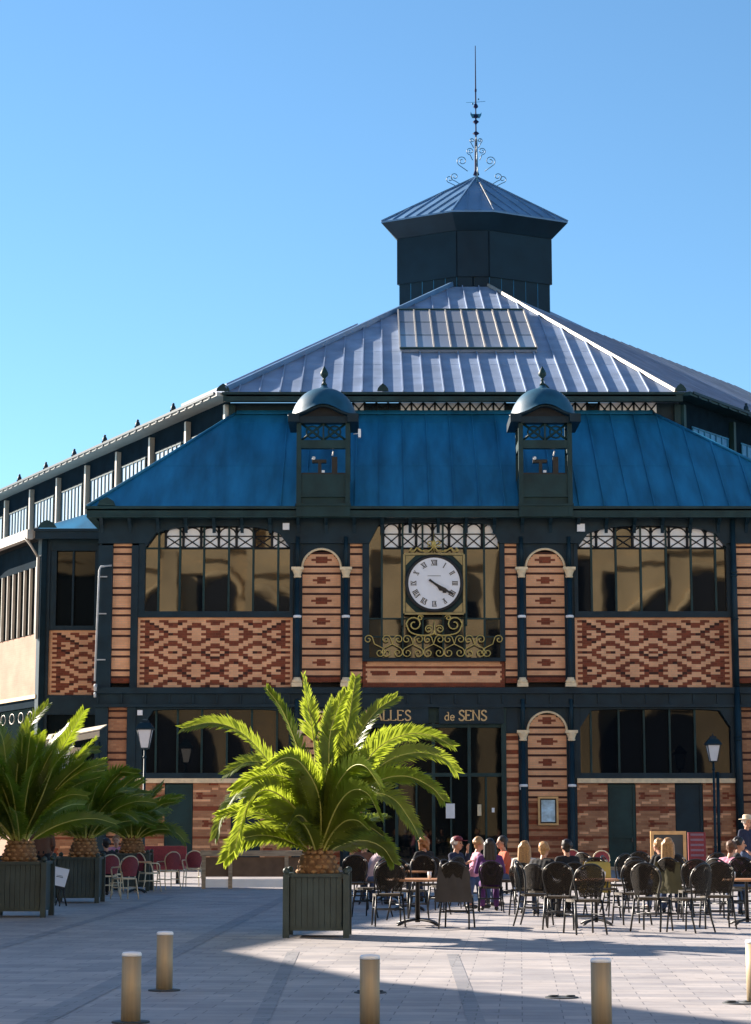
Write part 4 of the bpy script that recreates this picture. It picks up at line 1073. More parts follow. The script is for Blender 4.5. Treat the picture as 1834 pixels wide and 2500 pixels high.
# facade drain pipe at the left corner
m = MB(); X = fx(243)
z_ = lambda py: fz(py)
m.tube([(X+.45, 73.7, z_(1383)), (X+.05, 73.7, z_(1386)), (X, 73.7, z_(1395)), (X-.08, 73.7, z_(1664))], .036, 8)
for py in (1410, 1500, 1612): m.box(X-.06, X+.28, 73.72, 73.8, z_(py)-.02, z_(py)+.02)
m.tube([(X-.1, 73.7, z_(1680)), (X+.0, 73.7, z_(1680))], .13, 8); m.tube([(X-.1, 73.7, z_(1698)), (X-.02, 73.7, z_(1698))], .09, 8)
m.build('drain_pipe', M['greypipe'], hall)
m = MB(); m.tube([(fx(1740), 73.8, 0), (fx(1741), 73.8, fz(1885))], .055, 8); m.build('drain_pipe', M['iron'], hall)
m = MB(); m.box(XL-.05, fx(797*D), 73.7, 74.3, 0, .12); m.box(fx(1111*D), XR, 73.7, 74.3, 0, .12); m.build('plinth', M['greywood'], hall)

# ---- things fixed or leaned on the front
t = thing('framed_notice', 'pale blue notice in a pine frame on the right-hand brick niche', 'notice', (fx(1331), 73.98, fz(2015)))
m = MB(); X0, X1, Z0, Z1 = fx(1178*D), fx(1222*D), fz(1815*D), fz(1752*D)
for a in ((X0, X0+.07, Z0, Z1), (X1-.07, X1, Z0, Z1), (X0+.07, X1-.07, Z0, Z0+.07), (X0+.07, X1-.07, Z1-.07, Z1)): m.box(a[0], a[1], 73.86, 73.99, a[2], a[3])
m.build('frame', M['pine'], t)
m = MB(); m.box(X0+.07, X1-.07, 73.93, 73.99, Z0+.07, Z1-.07); m.build('backing', M['black'], t)
m = MB(); m.box(X0+.12, X1-.12, 73.915, 73.929, Z0+.12, Z1-.12); m.build('sheet', M['poster'], t)
def sheet(px, py, w_, h_, label, mat='paper'):
    X, Z = fx(px), fz(py); m = MB(); m.box(X-w_/2, X+w_/2, 73.93, 73.94, Z-h_/2, Z+h_/2)
    o = m.build('paper_notice' if 'box' not in label else 'wall_box', M[mat]); tag(o, label, 'notice' if 'box' not in label else 'box')
sheet(1097, 1980, .32, .52, 'white sheet of paper taped to the dark market door')
sheet(1167, 1978, .14, .4, 'narrow yellowish leaflet hanging inside the market door, right of the white sheet', 'cane')
sheet(1200, 1978, .1, .16, 'tiny pale sticker on the right edge of the market door')
sheet(1270, 1923, .16, .16, 'small white box on the iron column beside the framed notice', 'white')

# ================================================================== PLANTERS AND PALMS
def planter_master():
    t = thing('planter', 'x', 'planter', (0,0,0), 'square wooden planters with palms')
    w2, h0, h1 = .44, .10, .90
    m = MB(); nb = 9
    for s in range(4):
        rot = Matrix.Rotation(s*math.pi/2, 4, 'Z')
        for k in range(nb):
            a = -w2+.06+(2*w2-.12)*k/nb; b = -w2+.06+(2*w2-.12)*(k+1)/nb-.006
            m.box(a, b, -w2+.015, -w2+.045, h0+.04, h1-.03, 0, rot)
        m.box(-w2+.06, w2-.06, -w2+.02, -w2+.06, h0, h0+.045, 0, rot)
    m.build('side_panel', M['planter'], t)
    m = MB()
    for s in range(4):
        rot = Matrix.Rotation(s*math.pi/2, 4, 'Z'); m.box(-w2-.02, w2+.02, -w2-.02, -w2+.07, h1-.03+.002*s, h1+.02+.002*s, 0, rot)
    m.build('rim', M['planter'], t)
    for sx_ in (-1, 1):
        for sy_ in (-1, 1):
            m = MB(); m.box(sx_*w2-.045, sx_*w2+.045, sy_*w2-.045, sy_*w2+.045, 0, h1+.01); m.ball((sx_*w2, sy_*w2, h1+.06), .05); m.build('leg', M['planter'], t)
    m = MB(); m.box(-w2+.05, w2-.05, -w2+.05, w2-.05, h1-.12, h1-.06); m.build('soil', M['soil'], t)
    return t
pl0 = planter_master(); first = [True]
def place_planter(x, y, rz, sc, label):
    o = pl0 if first[0] else copy_tree(pl0); first[0] = False
    o.location = (x, y, 0); o.rotation_euler = (0, 0, rz); o.scale = (sc, sc, sc); o['label'] = label
    return o
def frond(P, width, nleaf, droop, seed, mat, parent, fold=.30, base_skip=.12, leafw=.020, twist=None):
    """P: 3D points of the rachis. Leaflets on both sides."""
    rnd = random.Random(seed); C = catmull(P, 10); n = len(C)
    L = [0]
    for i in range(1, n): L.append(L[-1]+(C[i]-C[i-1]).length)
    tot = L[-1]; m = MB()
    tw = twist if twist is not None else R(rnd.uniform(-65, 65))
    rs = [.016*(1-.85*l/tot)+.002 for l in L]
    m.tube(C, rs, 5, 1)
    def at(s_):
        for i in range(1, n):
            if L[i] >= s_:
                f_ = (s_-L[i-1])/max(1e-6, L[i]-L[i-1]); return C[i-1].lerp(C[i], f_), (C[i]-C[i-1]).normalized()
        return C[-1], (C[-1]-C[-2]).normalized()
    for j in range(nleaf):
        u = base_skip+(1-base_skip)*(j+rnd.random()*.5)/nleaf; p, t_ = at(u*tot)
        side = t_.cross(Vector((0,0,1)))
        if side.length < .15: side = Vector((1, 0, 0)).cross(t_) if abs(t_.x) < .5 else Vector((0, 1, 0)).cross(t_)
        side.normalize(); up = side.cross(t_).normalized()
        side, up = side*math.cos(tw)+up*math.sin(tw), up*math.cos(tw)-side*math.sin(tw)
        uu = (u-base_skip)/(1-base_skip)
        ln = width*(min(1, uu*5+.25))*(1-.60*uu**3)*rnd.uniform(.85, 1.1)
        fw = .62+.85*uu
        for s_ in (-1, 1):
            dr = (side*s_*1.0 + t_*fw + up*(fold+rnd.uniform(-.15, .15))).normalized()
            a = p; b = p+dr*ln*.5; c = p+dr*ln+Vector((0, 0, -droop*ln*rnd.uniform(.6, 1.2)))
            wv = t_.cross(dr).cross(dr).normalized()
            if wv.length < .5: wv = t_
            wv = wv*leafw*.5*rnd.uniform(.8, 1.3)
            m.add([a-wv*.6, a+wv*.6, b+wv, b-wv, c], [(0,1,2,3), (3,2,4)], 0)
    return m.build('frond', [mat, M['rachis']], parent)
def palm(base, zb, spec, label, mat, n_rand, RL, seed, trunk_r=.30, trunk_h=.42, group=None, leafw=.022, width=.36, els=(30, 82)):
    """spec: explicit fronds as lists of offsets; then random ones"""
    t = thing('palm_tree', label, 'palm', (base[0], base[1], 0), group)
    rnd = random.Random(seed); x, y = base
    m = MB(); m.lathe([(trunk_r*.85, zb), (trunk_r, zb+trunk_h*.35), (trunk_r*.9, zb+trunk_h*.7), (trunk_r*.55, zb+trunk_h), (trunk_r*.25, zb+trunk_h+.1)], (x, y, 0), 16)
    tr = m.build('trunk', M['bark'], t)
    m = MB()
    for r in range(6):
        for k in range(12):
            a = 2*math.pi*(k+.5*(r % 2))/12+rnd.uniform(-.1, .1); f_ = r/5; rr = trunk_r*(1-.35*f_)
            z_ = zb+.05+trunk_h*.85*f_; c = Vector((x+math.cos(a)*rr, y+math.sin(a)*rr, z_))
            m.ball(c, .058*rnd.uniform(.8, 1.2), 0, 6, (1, 1, .62))
    m.build('leaf_scars', M['husk'], tr)
    z0_ = zb+trunk_h
    for i, pts in enumerate(spec):
        P = [Vector((x+rnd.uniform(-.06, .06), y, z0_-.08))]+[Vector(q_) for q_ in pts]
        frond(P, width, 100, .12, seed*100+i, mat, t, leafw=leafw, twist=R((-1)**i*rnd.uniform(45, 65)))
    for i in range(n_rand):
        az = 2*math.pi*(i*.381966)+rnd.uniform(-.2, .2); el = R(rnd.uniform(*els)) if i % 3 else R(rnd.uniform(els[0]*.6, els[0]+18)); L = RL*rnd.uniform(.75, 1.05)
        dr = Vector((math.cos(az), math.sin(az), 0)); P = [Vector((x, y, z0_-.08))+dr*.08]
        e = el; p = P[0]; bend = R(rnd.uniform(5, 18))*(1.3-math.sin(el)*.6)
        for k in range(5):
            p = p+(dr*math.cos(e)+Vector((0,0,1))*math.sin(e))*L/5; P.append(p); e -= bend*(1+.25*k)
        frond(P, width*rnd.uniform(.85, 1.05), 76, .16, seed*100+50+i, M['leafm'] if (mat is M['leaf'] and i % 5 in (1, 3)) else mat, t, leafw=leafw)
    return t
# near palm
pb = G(775, 2290); PY = pb.y+.45; PX = U(776, 2200, PY).x
place_planter(PX, PY, R(-1.5), 1.0, 'dark green wooden planter of the large sunlit palm in the middle of the square')
def W(px, py, dy=0.): return U(px, py, PY+dy)
spec = [
 [W(720, 1960, -.1), W(655, 1860, -.3), W(590, 1790, -.5), W(520, 1765, -.6), W(447, 1778, -.7)],
 [W(765, 1940, .1), W(725, 1820, .2), W(690, 1735, .3), W(652, 1682, .35)],
 [W(775, 1930, 0), W(765, 1800, -.1), W(752, 1720, -.1), W(740, 1652, -.15)],
 [W(810, 1920, .2), W(845, 1790, .3), W(858, 1720, .35), W(868, 1655, .4)],
 [W(800, 1930, -.1), W(805, 1800, -.2), W(825, 1730, -.25), W(845, 1690, -.3)],
 [W(820, 1940, .1), W(870, 1810, .1), W(915, 1740, .1), W(968, 1702, .2)],
 [W(840, 1960, -.2), W(910, 1840, -.4), W(985, 1795, -.5), W(1050, 1795, -.6), W(1108, 1822, -.6)],
 [W(845, 1970, .2), W(930, 1870, .4), W(1010, 1838, .5), W(1080, 1850, .6), W(1116, 1885, .6)],
 [W(850, 1980, -.3), W(920, 1910, -.6), W(990, 1895, -.8), W(1050, 1920, -.9), W(1084, 1955, -.9)],
 [W(845, 1990, -.4), W(905, 1940, -.8), W(960, 1950, -1.0), W(1000, 2000, -1.1), W(1022, 2040, -1.1)],
 [W(735, 1970, .2), W(670, 1880, .4), W(610, 1860, .5), W(550, 1890, .5)],
 [W(730, 1985, -.4), W(660, 1930, -.8), W(615, 1950, -1.0), W(590, 2010, -1.1), W(572, 2078, -1.1)],
 [W(740, 1990, .4), W(660, 1920, .8), W(590, 1930, 1.0), W(545, 1990, 1.1), W(525, 2045, 1.1)],
 [W(780, 1950, -.5), W(740, 1870, -.9), W(700, 1850, -1.2), W(650, 1875, -1.5)],
 [W(810, 1950, -.5), W(850, 1880, -1.0), W(890, 1870, -1.4), W(930, 1920, -1.6)],
 [W(770, 1960, -.4), W(700, 1900, -.7), W(630, 1895, -.9), W(570, 1930, -1.0)],
 [W(830, 1950, .3), W(900, 1830, .5), W(960, 1790, .7), W(1015, 1800, .8)],
 [W(790, 1940, .3), W(790, 1830, .5), W(800, 1760, .7), W(815, 1710, .9)],
 [W(820, 1975, -.6), W(860, 1930, -1.1), W(900, 1940, -1.4), W(930, 2000, -1.6)],
]
palm((PX, PY), .82, spec, 'large sunlit date palm with arching fronds in the middle of the square', M['leaf'], 30, 1.65, 3, leafw=.034, width=.35, els=(50, 84))
# left palms
p2 = U(55, 2100, 36.9+.45); place_planter(p2.x-.0, p2.y, 0, 1.06, 'dark wooden planter cut by the left edge, nearest the menu stand')
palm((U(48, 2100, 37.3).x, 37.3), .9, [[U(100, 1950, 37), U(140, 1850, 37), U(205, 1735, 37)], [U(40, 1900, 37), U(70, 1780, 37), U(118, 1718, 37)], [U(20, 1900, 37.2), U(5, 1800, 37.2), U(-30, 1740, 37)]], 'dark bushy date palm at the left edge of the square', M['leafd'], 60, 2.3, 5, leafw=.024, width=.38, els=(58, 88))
p3 = U(192, 2150, 43.9); place_planter(p3.x, p3.y, 0, 1.03, 'dark wooden planter behind the menu stand, with a palm whose one frond is sunlit')
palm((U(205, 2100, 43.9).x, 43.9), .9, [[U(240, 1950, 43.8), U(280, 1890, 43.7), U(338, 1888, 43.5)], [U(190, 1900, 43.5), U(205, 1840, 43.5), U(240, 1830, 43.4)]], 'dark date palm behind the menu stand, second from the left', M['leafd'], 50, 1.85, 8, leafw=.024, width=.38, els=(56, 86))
p4 = U(322, 2110, 51.5); place_planter(p4.x, p4.y, 0, 1.0, 'dark wooden planter hidden behind the burgundy terrace chairs')
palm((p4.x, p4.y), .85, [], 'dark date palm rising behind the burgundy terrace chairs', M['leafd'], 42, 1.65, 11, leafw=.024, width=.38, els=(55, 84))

# ================================================================== BOLLARDS AND GROUND PLATES
def bollard_master():
    t = thing('bollard', 'x', 'bollard', (0,0,0), 'steel bollards along the near edge of the square')
    m = MB(); m.lathe([(.0825, 0), (.0825, .545)], (0,0,0), 28); m.build('post', M['steel'], t)
    m = MB(); m.lathe([(.084, .546), (.084, .565), (.074, .578), (.02, .583)], (0,0,0), 28); m.build('cap', M['brightw'], t)
    m = MB(); m.lathe([(.16, .001), (.16, .012), (.086, .016)], (0,0,0), 28); m.build('base_ring', M['plate'], t)
    return t
b0 = bollard_master()
for i, (px, py, lab) in enumerate(((319, 2497, 'steel bollard at the lower left, the nearer of the close pair'), (401, 2419, 'steel bollard at the lower left, the farther of the close pair'),
      (903, 2508, 'steel bollard at the bottom of the picture, straight in front of the large palm planter'), (1470, 2520, 'steel bollard with one sunlit edge, to the lower right of the palm planter'), (1846, 2450, 'steel bollard cut by the right edge of the picture'))):
    o = b0 if i == 0 else copy_tree(b0); o['label'] = lab; p = G(px, py); o.location = p
for i, (px, py, lab) in enumerate(((904, 2424, 'flat dark ground plate behind the middle bollard'), (1372, 2436, 'flat dark ground plate left of the right-hand bollard'), (1806, 2450, 'flat dark ground plate at the right edge'))):
    p = G(px, py); m = MB(); m.lathe([(.16, 0), (.16, .008), (.13, .010)], (0,0,0), 24); m.lathe([(.05, .017), (.05, .024), (.02, .026)], (.08, 0, 0), 10); m.lathe([(.05, .017), (.05, .024), (.02, .026)], (-.08, 0, 0), 10)
    o = m.build('ground_plate', M['plate']); o.location = p; tag(o, lab, 'ground plate', 'flat ground plates in the paving')

# ================================================================== STREET LAMPS
def lamp_master():
    t = thing('street_lamp', 'x', 'street lamp', (0,0,0), 'lantern street lamps in front of the hall')
    H = 4.1
    m = MB(); m.lathe([(.12, 0), (.12, .3), (.07, .4), (.05, .9), (.04, H-.05)], (0,0,0), 12)
    for z_ in (.95, 2.4, H-.3): m.lathe([(.05, z_-.04), (.07, z_), (.05, z_+.04)], (0,0,0), 12)
    m.build('pole', M['iron'], t)
    m = MB(); m.lathe([(.17, H+.0), (.32, H+.58)], (0,0,0), 4, 0, False); ln = m.build('lantern', M['lampglass'], t)
    m = MB()
    for k in range(4):
        a = math.pi/2*k; m.tube([(.18*math.cos(a), .18*math.sin(a), H-.02), (.33*math.cos(a), .33*math.sin(a), H+.59)], .016, 5)
    m.lathe([(.10, H-.05), (.19, H-.02), (.19, H)], (0,0,0), 4, 0, False)
    m.build('lantern_frame', M['iron'], ln)
    m = MB(); m.lathe([(.41, H+.59), (.41, H+.63), (.25, H+.80), (.18, H+.82), (.16, H+.90), (.03, H+.94), (.02, H+1.02)], (0,0,0), 4, 0, False); m.build('lantern_roof', M['iron'], ln)
    return t
l0 = lamp_master()
for i, (px, pyb, Yl, lab) in enumerate(((354, 1826, 66, 'black lantern street lamp left of the large palm'), (1742, 1858, 70, 'black lantern street lamp at the right side of the facade'))):
    o = l0 if i == 0 else copy_tree(l0); o['label'] = lab; p = U(px, pyb, Yl); o.location = (p.x, Yl, 0); s_ = p.z/4.1; o.scale = (s_, s_, s_); o.rotation_euler = (0, 0, R(45))

# ================================================================== CHAIRS, TABLES
def chair_master(kind):
    t = thing('terrace_chair', 'x', 'chair', (0,0,0), 'black woven terrace chairs' if kind == 'black' else 'burgundy terrace chairs')
    fr_ = M['tube'] if kind == 'black' else M['cane']; we = M['rattan'] if kind == 'black' else M['burg']
    # faces -y
    m = MB(); pts = []
    for k in range(20):
        a = 2*math.pi*k/20; c, s_ = math.cos(a), math.sin(a)
        pts.append((.225*math.copysign(abs(c)**.6, c), .215*math.copysign(abs(s_)**.6, s_), .43))
    m.prism(pts, (0, 0, .035)); m.build('seat', M['cushion'] if kind == 'pale' else (M['rattanb'] if kind == 'black' else M['cane']), t)
    m = MB(); prof = []
    for k in range(13):
        u = -1+2*k/12; prof.append((.215*u*1.02, .21+.05*(1-u*u)+.0, .475))
    # back panel: curved sheet following the balloon outline
    rows = 8; vs = []; 
    for r in range(rows+1):
        z_ = .50+.42*r/rows; hw_ = .205*((.74+.26*r/4) if r < 4 else math.sqrt(max(.0, 1-((r-4)/4.15)**2)))
        for k in range(9):
            u = -1+2*k/8; vs.append((hw_*u, .20+.05*(1-(hw_*u/.215)**2)+.10*(z_-.45), z_))
    nv = len(vs); vs2 = [(a, b+.02, c) for a, b, c in vs]; fs = []
    for r in range(rows):
        for k in range(8): i = r*9+k; fs.append((i, i+1, i+10, i+9)); fs.append((i+nv, i+9+nv, i+10+nv, i+1+nv))
    m = MB(); m.add(vs+vs2, fs, 0, True); m.build('backrest', we, t)
    m = MB(); P = [(-.16, .18, .44), (-.175, .19, .55), (-.215, .205, .72), (-.19, .24, .84), (-.10, .27, .915), (0, .275, .935), (.10, .27, .915), (.19, .24, .84), (.215, .205, .72), (.175, .19, .55), (.16, .18, .44)]
    m.tube(catmull(P, 4), .015, 6); m.build('back_frame', fr_, t)
    m = MB(); m.tube([P[3], Vector(P[3])+Vector((.03, .012, .03))], .019, 8); m.build('pale_tip', M['ridge'], t)  # small pale tip at an upper corner of the back frame
    m = MB(); m.tube([P[7], Vector(P[7])+Vector((-.03, .012, .03))], .019, 8); m.build('pale_tip', M['ridge'], t)
    for s_ in (-1, 1):
        m = MB(); m.tube([(s_*.19, -.18, .44), (s_*.215, -.22, 0)], [.016, .013], 6); m.build('leg', fr_, t)
        m = MB(); m.tube([(s_*.19, .18, .45), (s_*.21, .22, .2), (s_*.22, .28, 0)], [.016, .015, .013], 6); m.build('leg', fr_, t)
        if kind != 'black':
            m = MB(); m.tube(catmull([(s_*.215, .2, .70), (s_*.26, .05, .69), (s_*.25, -.14, .66), (s_*.20, -.18, .44)], 5), .016, 6); m.build('armrest', fr_, t)
    m = MB(); m.tube([(-.2, -.19, .24), (.2, -.19, .24)], .009, 5); m.tube([(-.21, .2, .24), (.21, .2, .24)], .009, 5)
    for s_ in (-1, 1): m.tube([(s_*.2, -.19, .26), (s_*.21, .2, .26)], .009, 5)
    m.build('stretcher', fr_, t)
    return t
def weave(m_):
    t = m_.node_tree; out = t.nodes['Material Output']; b = t.nodes['Principled BSDF']; tc = t.nodes.new('ShaderNodeTexCoord')
    c1 = t.nodes.new('ShaderNodeTexChecker'); c1.inputs['Scale'].default_value = 62; t.links.new(tc.outputs['Object'], c1.inputs[0])
    ml = t.nodes.new('ShaderNodeMath'); ml.operation = 'MULTIPLY'; ml.inputs[1].default_value = .5; t.links.new(c1.outputs['Fac'], ml.inputs[0])
    tr = t.nodes.new('ShaderNodeBsdfTransparent'); mx = t.nodes.new('ShaderNodeMixShader'); t.links.new(ml.outputs[0], mx.inputs[0]); t.links.new(b.outputs[0], mx.inputs[1]); t.links.new(tr.outputs[0], mx.inputs[2]); t.links.new(mx.outputs[0], out.inputs[0])
weave(M['rattan'])
cb0 = chair_master('black'); cr0 = chair_master('burg'); used = {}
def place(master, key, x, y, rz, label, z=0, sc=1):
    o = master if key not in used else copy_tree(master); used[key] = 1
    o.location = (x, y, z); o.rotation_euler = (0, 0, rz); o.scale = (sc, sc, sc); o['label'] = label
    return o
# (photo x, feet y, facing degrees: 0 = towards camera, 180 = away)
CH = [
 (948, 2262, 195, 'black terrace chair left of the nearest round table, its back to the camera'),
 (905, 2240, 255, 'black terrace chair just right of the palm planter, turned to the tables'),
 (1118, 2268, 160, 'black terrace chair right of the nearest round table, its back to the camera'),
 (1040, 2226, 30, 'black terrace chair on the far side of the nearest round table'),
 (1270, 2232, 170, 'black terrace chair under the long-haired blond woman in white'),
 (1200, 2214, 175, 'black terrace chair under the dark-haired guest in a purple jacket'),
 (1372, 2270, 190, 'black terrace chair in the front row, left of the middle table'),
 (1330, 2240, 180, 'black terrace chair under the blond guest in a black jacket'),
 (1410, 2225, 180, 'black terrace chair under the broad-backed guest in black'),
 (1475, 2242, 20, 'black terrace chair behind the middle table, facing the camera'),
 (1545, 2258, 215, 'black terrace chair right of the middle table, turned half left'),
 (1598, 2275, 172, 'black terrace chair in the front row with splayed legs, right of the middle table'),
 (1655, 2240, 150, 'black terrace chair behind the front row, left of the two turned chairs'),
 (1700, 2250, 165, 'black terrace chair in the row between the middle and right-hand tables'),
 (1757, 2268, 200, 'black terrace chair left of the right-hand table, back to the camera'),
 (1822, 2238, 10, 'black terrace chair at the right edge behind the table'),
 (1625, 2215, 180, 'black terrace chair under the sunlit blond guest near the menu board'),
 (1505, 2212, 200, 'black terrace chair farther back between the two blond groups'),
 (1140, 2206, 120, 'black terrace chair under the guest with the navy top and red cap'),
 (1560, 2200, 190, 'black terrace chair farthest back near the pine menu board'),
 (1740, 2205, 180, 'black terrace chair farther back, below the right-hand lamp'),
 (1800, 2202, 160, 'black terrace chair under the dark-haired guest in pink'),
]
CH += [(1000, 2248, 120, 'black terrace chair between the two nearest round tables'), (1090, 2232, 240, 'black terrace chair behind the right side of the nearest table'), (1310, 2262, 90, 'black terrace chair seen from its side, left of the front row'), (1430, 2282, 215, 'black terrace chair in front of the middle table'),
 (1515, 2228, 80, 'black terrace chair sideways behind the middle table'), (1575, 2236, 130, 'black terrace chair at an angle behind the splayed one'), (1688, 2278, 240, 'black terrace chair turned right in the front row, before the paired chairs'), (1780, 2245, 130, 'black terrace chair at an angle behind the right-hand table'), (1240, 2212, 60, 'black terrace chair across the table from the purple jacket'), (1448, 2205, 140, 'black terrace chair far behind the middle table'), (1680, 2215, 30, 'black terrace chair farther back facing the camera, right of the menu board'), (868, 2222, 200, 'black terrace chair half hidden by the large planter')]
chairs = []
for px, py, a, lab in CH:
    p = G(px, py); chairs.append(place(cb0, 'b', p.x, p.y+.2, R(a+random.uniform(-25, 25)), lab, sc=1.11))
CB = [(300, 2196, 215, 'burgundy chair with cream cane frame nearest the dark planters'), (362, 2178, 120, 'burgundy cane chair second from the planters, seen from its side'),
      (408, 2172, 215, 'burgundy cane chair in the middle of the left terrace'), (268, 2182, 150, 'burgundy cane chair right against the second planter'), (335, 2165, 200, 'burgundy cane chair behind the front ones on the left terrace'),
      (468, 2166, 195, 'pale cane chair at the end of the left terrace beside the windbreak'), (1468, 2166, 185, 'burgundy chair behind the black ones, between the tables on the right terrace'), (1410, 2160, 150, 'burgundy chair half hidden behind the guest in black')]
for px, py, a, lab in CB:
    p = G(px, py); place(cr0, 'r', p.x, p.y+.2, R(a), lab)
def table_master():
    t = thing('round_table', 'x', 'table', (0,0,0), 'round wooden terrace tables')
    m = MB(); m.lathe([(.36, .715), (.375, .72), (.375, .742), (.365, .75)], (0,0,0), 30); m.build('tabletop', M['wood'], t)
    m = MB(); m.lathe([(.03, .05), (.025, .7), (.12, .713)], (0,0,0), 10); m.build('pedestal', M['tube'], t)
    for k in range(4):
        a = R(45+90*k); m = MB(); m.tube(catmull([(0, 0, .10), (.2*math.cos(a), .2*math.sin(a), .07), (.33*math.cos(a), .33*math.sin(a), .015)], 4), [.022]*8+[.014], 6); m.build('foot', M['tube'], t)
    return t
t0 = table_master()
TB = [(1021, 2262, 1.42, 'nearest round wooden table, empty, right of the palm planter'), (1000, 2225, 1.2, 'round wooden table just behind the nearest one'), (1462, 2262, 1.0, 'round wooden table in the middle of the right terrace with a small card on it'),
      (1835, 2262, 1.05, 'round wooden table cut by the right edge'), (1240, 2190, 1.0, 'round table where the purple-jacketed guest sits'), (1350, 2196, 1.0, 'round table in front of the guests in black'), (1650, 2186, 1.0, 'round table by the sunlit blond guests'), (950, 2200, 1.0, 'round table of the guests right behind the palm'),
      (330, 2182, .9, 'small round table among the burgundy chairs')]
tabs = []
for px, py, s_, lab in TB:
    p = G(px, py); o = place(t0, 't', p.x, p.y+.35, 0, lab); o.scale = (s_, s_, 1); tabs.append(o)
# small items on tables
def glass_item(x, y, label, col):
    m = MB(); m.lathe([(.026, .752), (.034, .86)], (x, y, 0), 10); o = m.build('drinking_glass', col); tag(o, label, 'glass')
glass_item(tabs[4].location.x+.1, tabs[4].location.y-.1, 'small glass on the table of the purple-jacketed guest', M['brightw'])
glass_item(tabs[5].location.x-.1, tabs[5].location.y-.1, 'small glass on the table before the guests in black', M['brightw'])
glass_item(tabs[7].location.x+.12, tabs[7].location.y-.1, 'small pale glass on the table behind the palm', M['brightw'])
x, y = tabs[2].location.x-.2, tabs[2].location.y-.1
m = MB(); m.prism([(x-.05, y, .751), (x+.05, y, .751), (x+.05, y+.03, .89), (x-.05, y+.03, .89)], (0, .006, 0)); o = m.build('table_card', M['paper']); tag(o, 'small white card standing on the middle round table', 'card')

for k, (ti, dx, dy, lab) in enumerate(((0, .2, .1, 'clear glass on the far side of the nearest empty round table'), (1, -.15, 0, 'clear glass on the table just behind the nearest one'), (2, .15, .15, 'tall glass beside the white card on the middle table'), (3, -.2, .05, 'glass on the round table cut by the right edge'), (6, .1, -.05, 'glass on the table by the sunlit blond guests'), (7, -.2, .1, 'second glass on the table behind the palm, farther left'))):
    glass_item(tabs[ti].location.x+dx, tabs[ti].location.y+dy, lab, M['brightw'])
def coat(ch, col, lab):
    c = ch; x, y = c.location.x, c.location.y; m = MB(); n_ = 9; vs = []
    for i in range(6):
        for k in range(n_):
            u = -1+2*k/(n_-1); zz = .97-.11*i; vs.append(((.235+.015*i)*u*1.0, .30+.02*math.sin(7*u+i)+.02*i*(1-.5*abs(u)), zz))
    for i in range(3):
        for k in range(n_):
            u = -1+2*k/(n_-1); vs.append((.225*u, .17-.02*i+.015*math.sin(5*u), .95-.13*i))
    fs = [(i*n_+k, i*n_+k+1, (i+1)*n_+k+1, (i+1)*n_+k) for i in range(5) for k in range(n_-1)]
    fs += [(k, k+1, 6*n_+k+1, 6*n_+k) for k in range(n_-1)] + [((6+i)*n_+k, (6+i)*n_+k+1, (7+i)*n_+k+1, (7+i)*n_+k) for i in range(2) for k in range(n_-1)]
    m.add(vs, fs, 0, True); o = m.build('coat', col); o.location = c.location; o.rotation_euler = c.rotation_euler; tag(o, lab, 'coat')
coat(chairs[2], cloth('dark_grey_cloth', (.05, .045, .045)), 'dark grey coat hung over the chair right of the nearest round table')
coat(chairs[12], cloth('olive_cloth', (.10, .09, .045)), 'olive coat hung over a chair in the row before the menu board')
coat(chairs[9], cloth('mustard_cloth', (.45, .33, .08)), 'mustard cardigan hung over the chair behind the middle table')
# windbreak / low barrier
t = thing('windbreak', 'low weathered wood windbreak with brown panels behind the large palm', 'windbreak', (U(610, 2100, 53).x, 53, 0))
def wx(px): return U(px, 2100, 53).x
for px in (498, 563, 700, 755):
    m = MB(); m.box(wx(px)-.05, wx(px)+.05, 52.93, 53.07, 0, .82); m.build('post', M['greywood'], t)
m = MB(); m.box(wx(490), wx(760), 52.9, 53.1, .80+.022, .96); m.build('top_rail', M['greywood'], t)
m = MB()
for a, b in ((498, 563), (563, 700), (700, 755)): m.box(wx(a)+.052, wx(b)-.052, 52.97, 53.03, .30, .79)
m.build('panel', M['canvas'], t)
m = MB()
for a, b in ((498, 563), (563, 700), (700, 755)): m.box(wx(a)+.052, wx(b)-.052, 52.95, 53.05, .03, .24)
m.build('sunlit_strip', M['brightw'], t)  # white strip paints the sunlit ground showing under the panels
# menu stand
p = G(162, 2212); t = thing('menu_stand', 'slanted white menu sheet on a black stand between the left planters', 'menu stand', p)
X, Y = p.x, p.y; c = U(146, 2142, Y)
m = MB(); m.tube([(X, Y, 0), (c.x+.05, Y, c.z-.15)], .017, 6); m.tube([(X-.25, Y+.2, .0), (c.x+.03, Y, .45)], .012, 6); m.tube([(X-.1, Y-.25, .0), (c.x+.03, Y, .45)], .012, 6); m.build('stand', M['tube'], t)
mx = Matrix.Translation((c.x, Y-.03, c.z)) @ Matrix.Rotation(R(12), 4, 'Y') @ Matrix.Rotation(R(-20), 4, 'X')
m = MB(); m.box(-.20, .17, 0, .03, -.23, .20, 0, mx); m.build('board', M['black'], t)
m = MB(); m.box(-.155, .155, -.006, -.001, -.18, .20, 0, mx); pp = m.build('menu_sheet', M['paper'], t)
m = MB(); m.box(-.07, .07, -.010, -.007, .0, .012, 0, mx); m.box(-.06, .06, -.010, -.007, .03, .036, 0, mx); m.build('printed_line', M['plate'], pp)
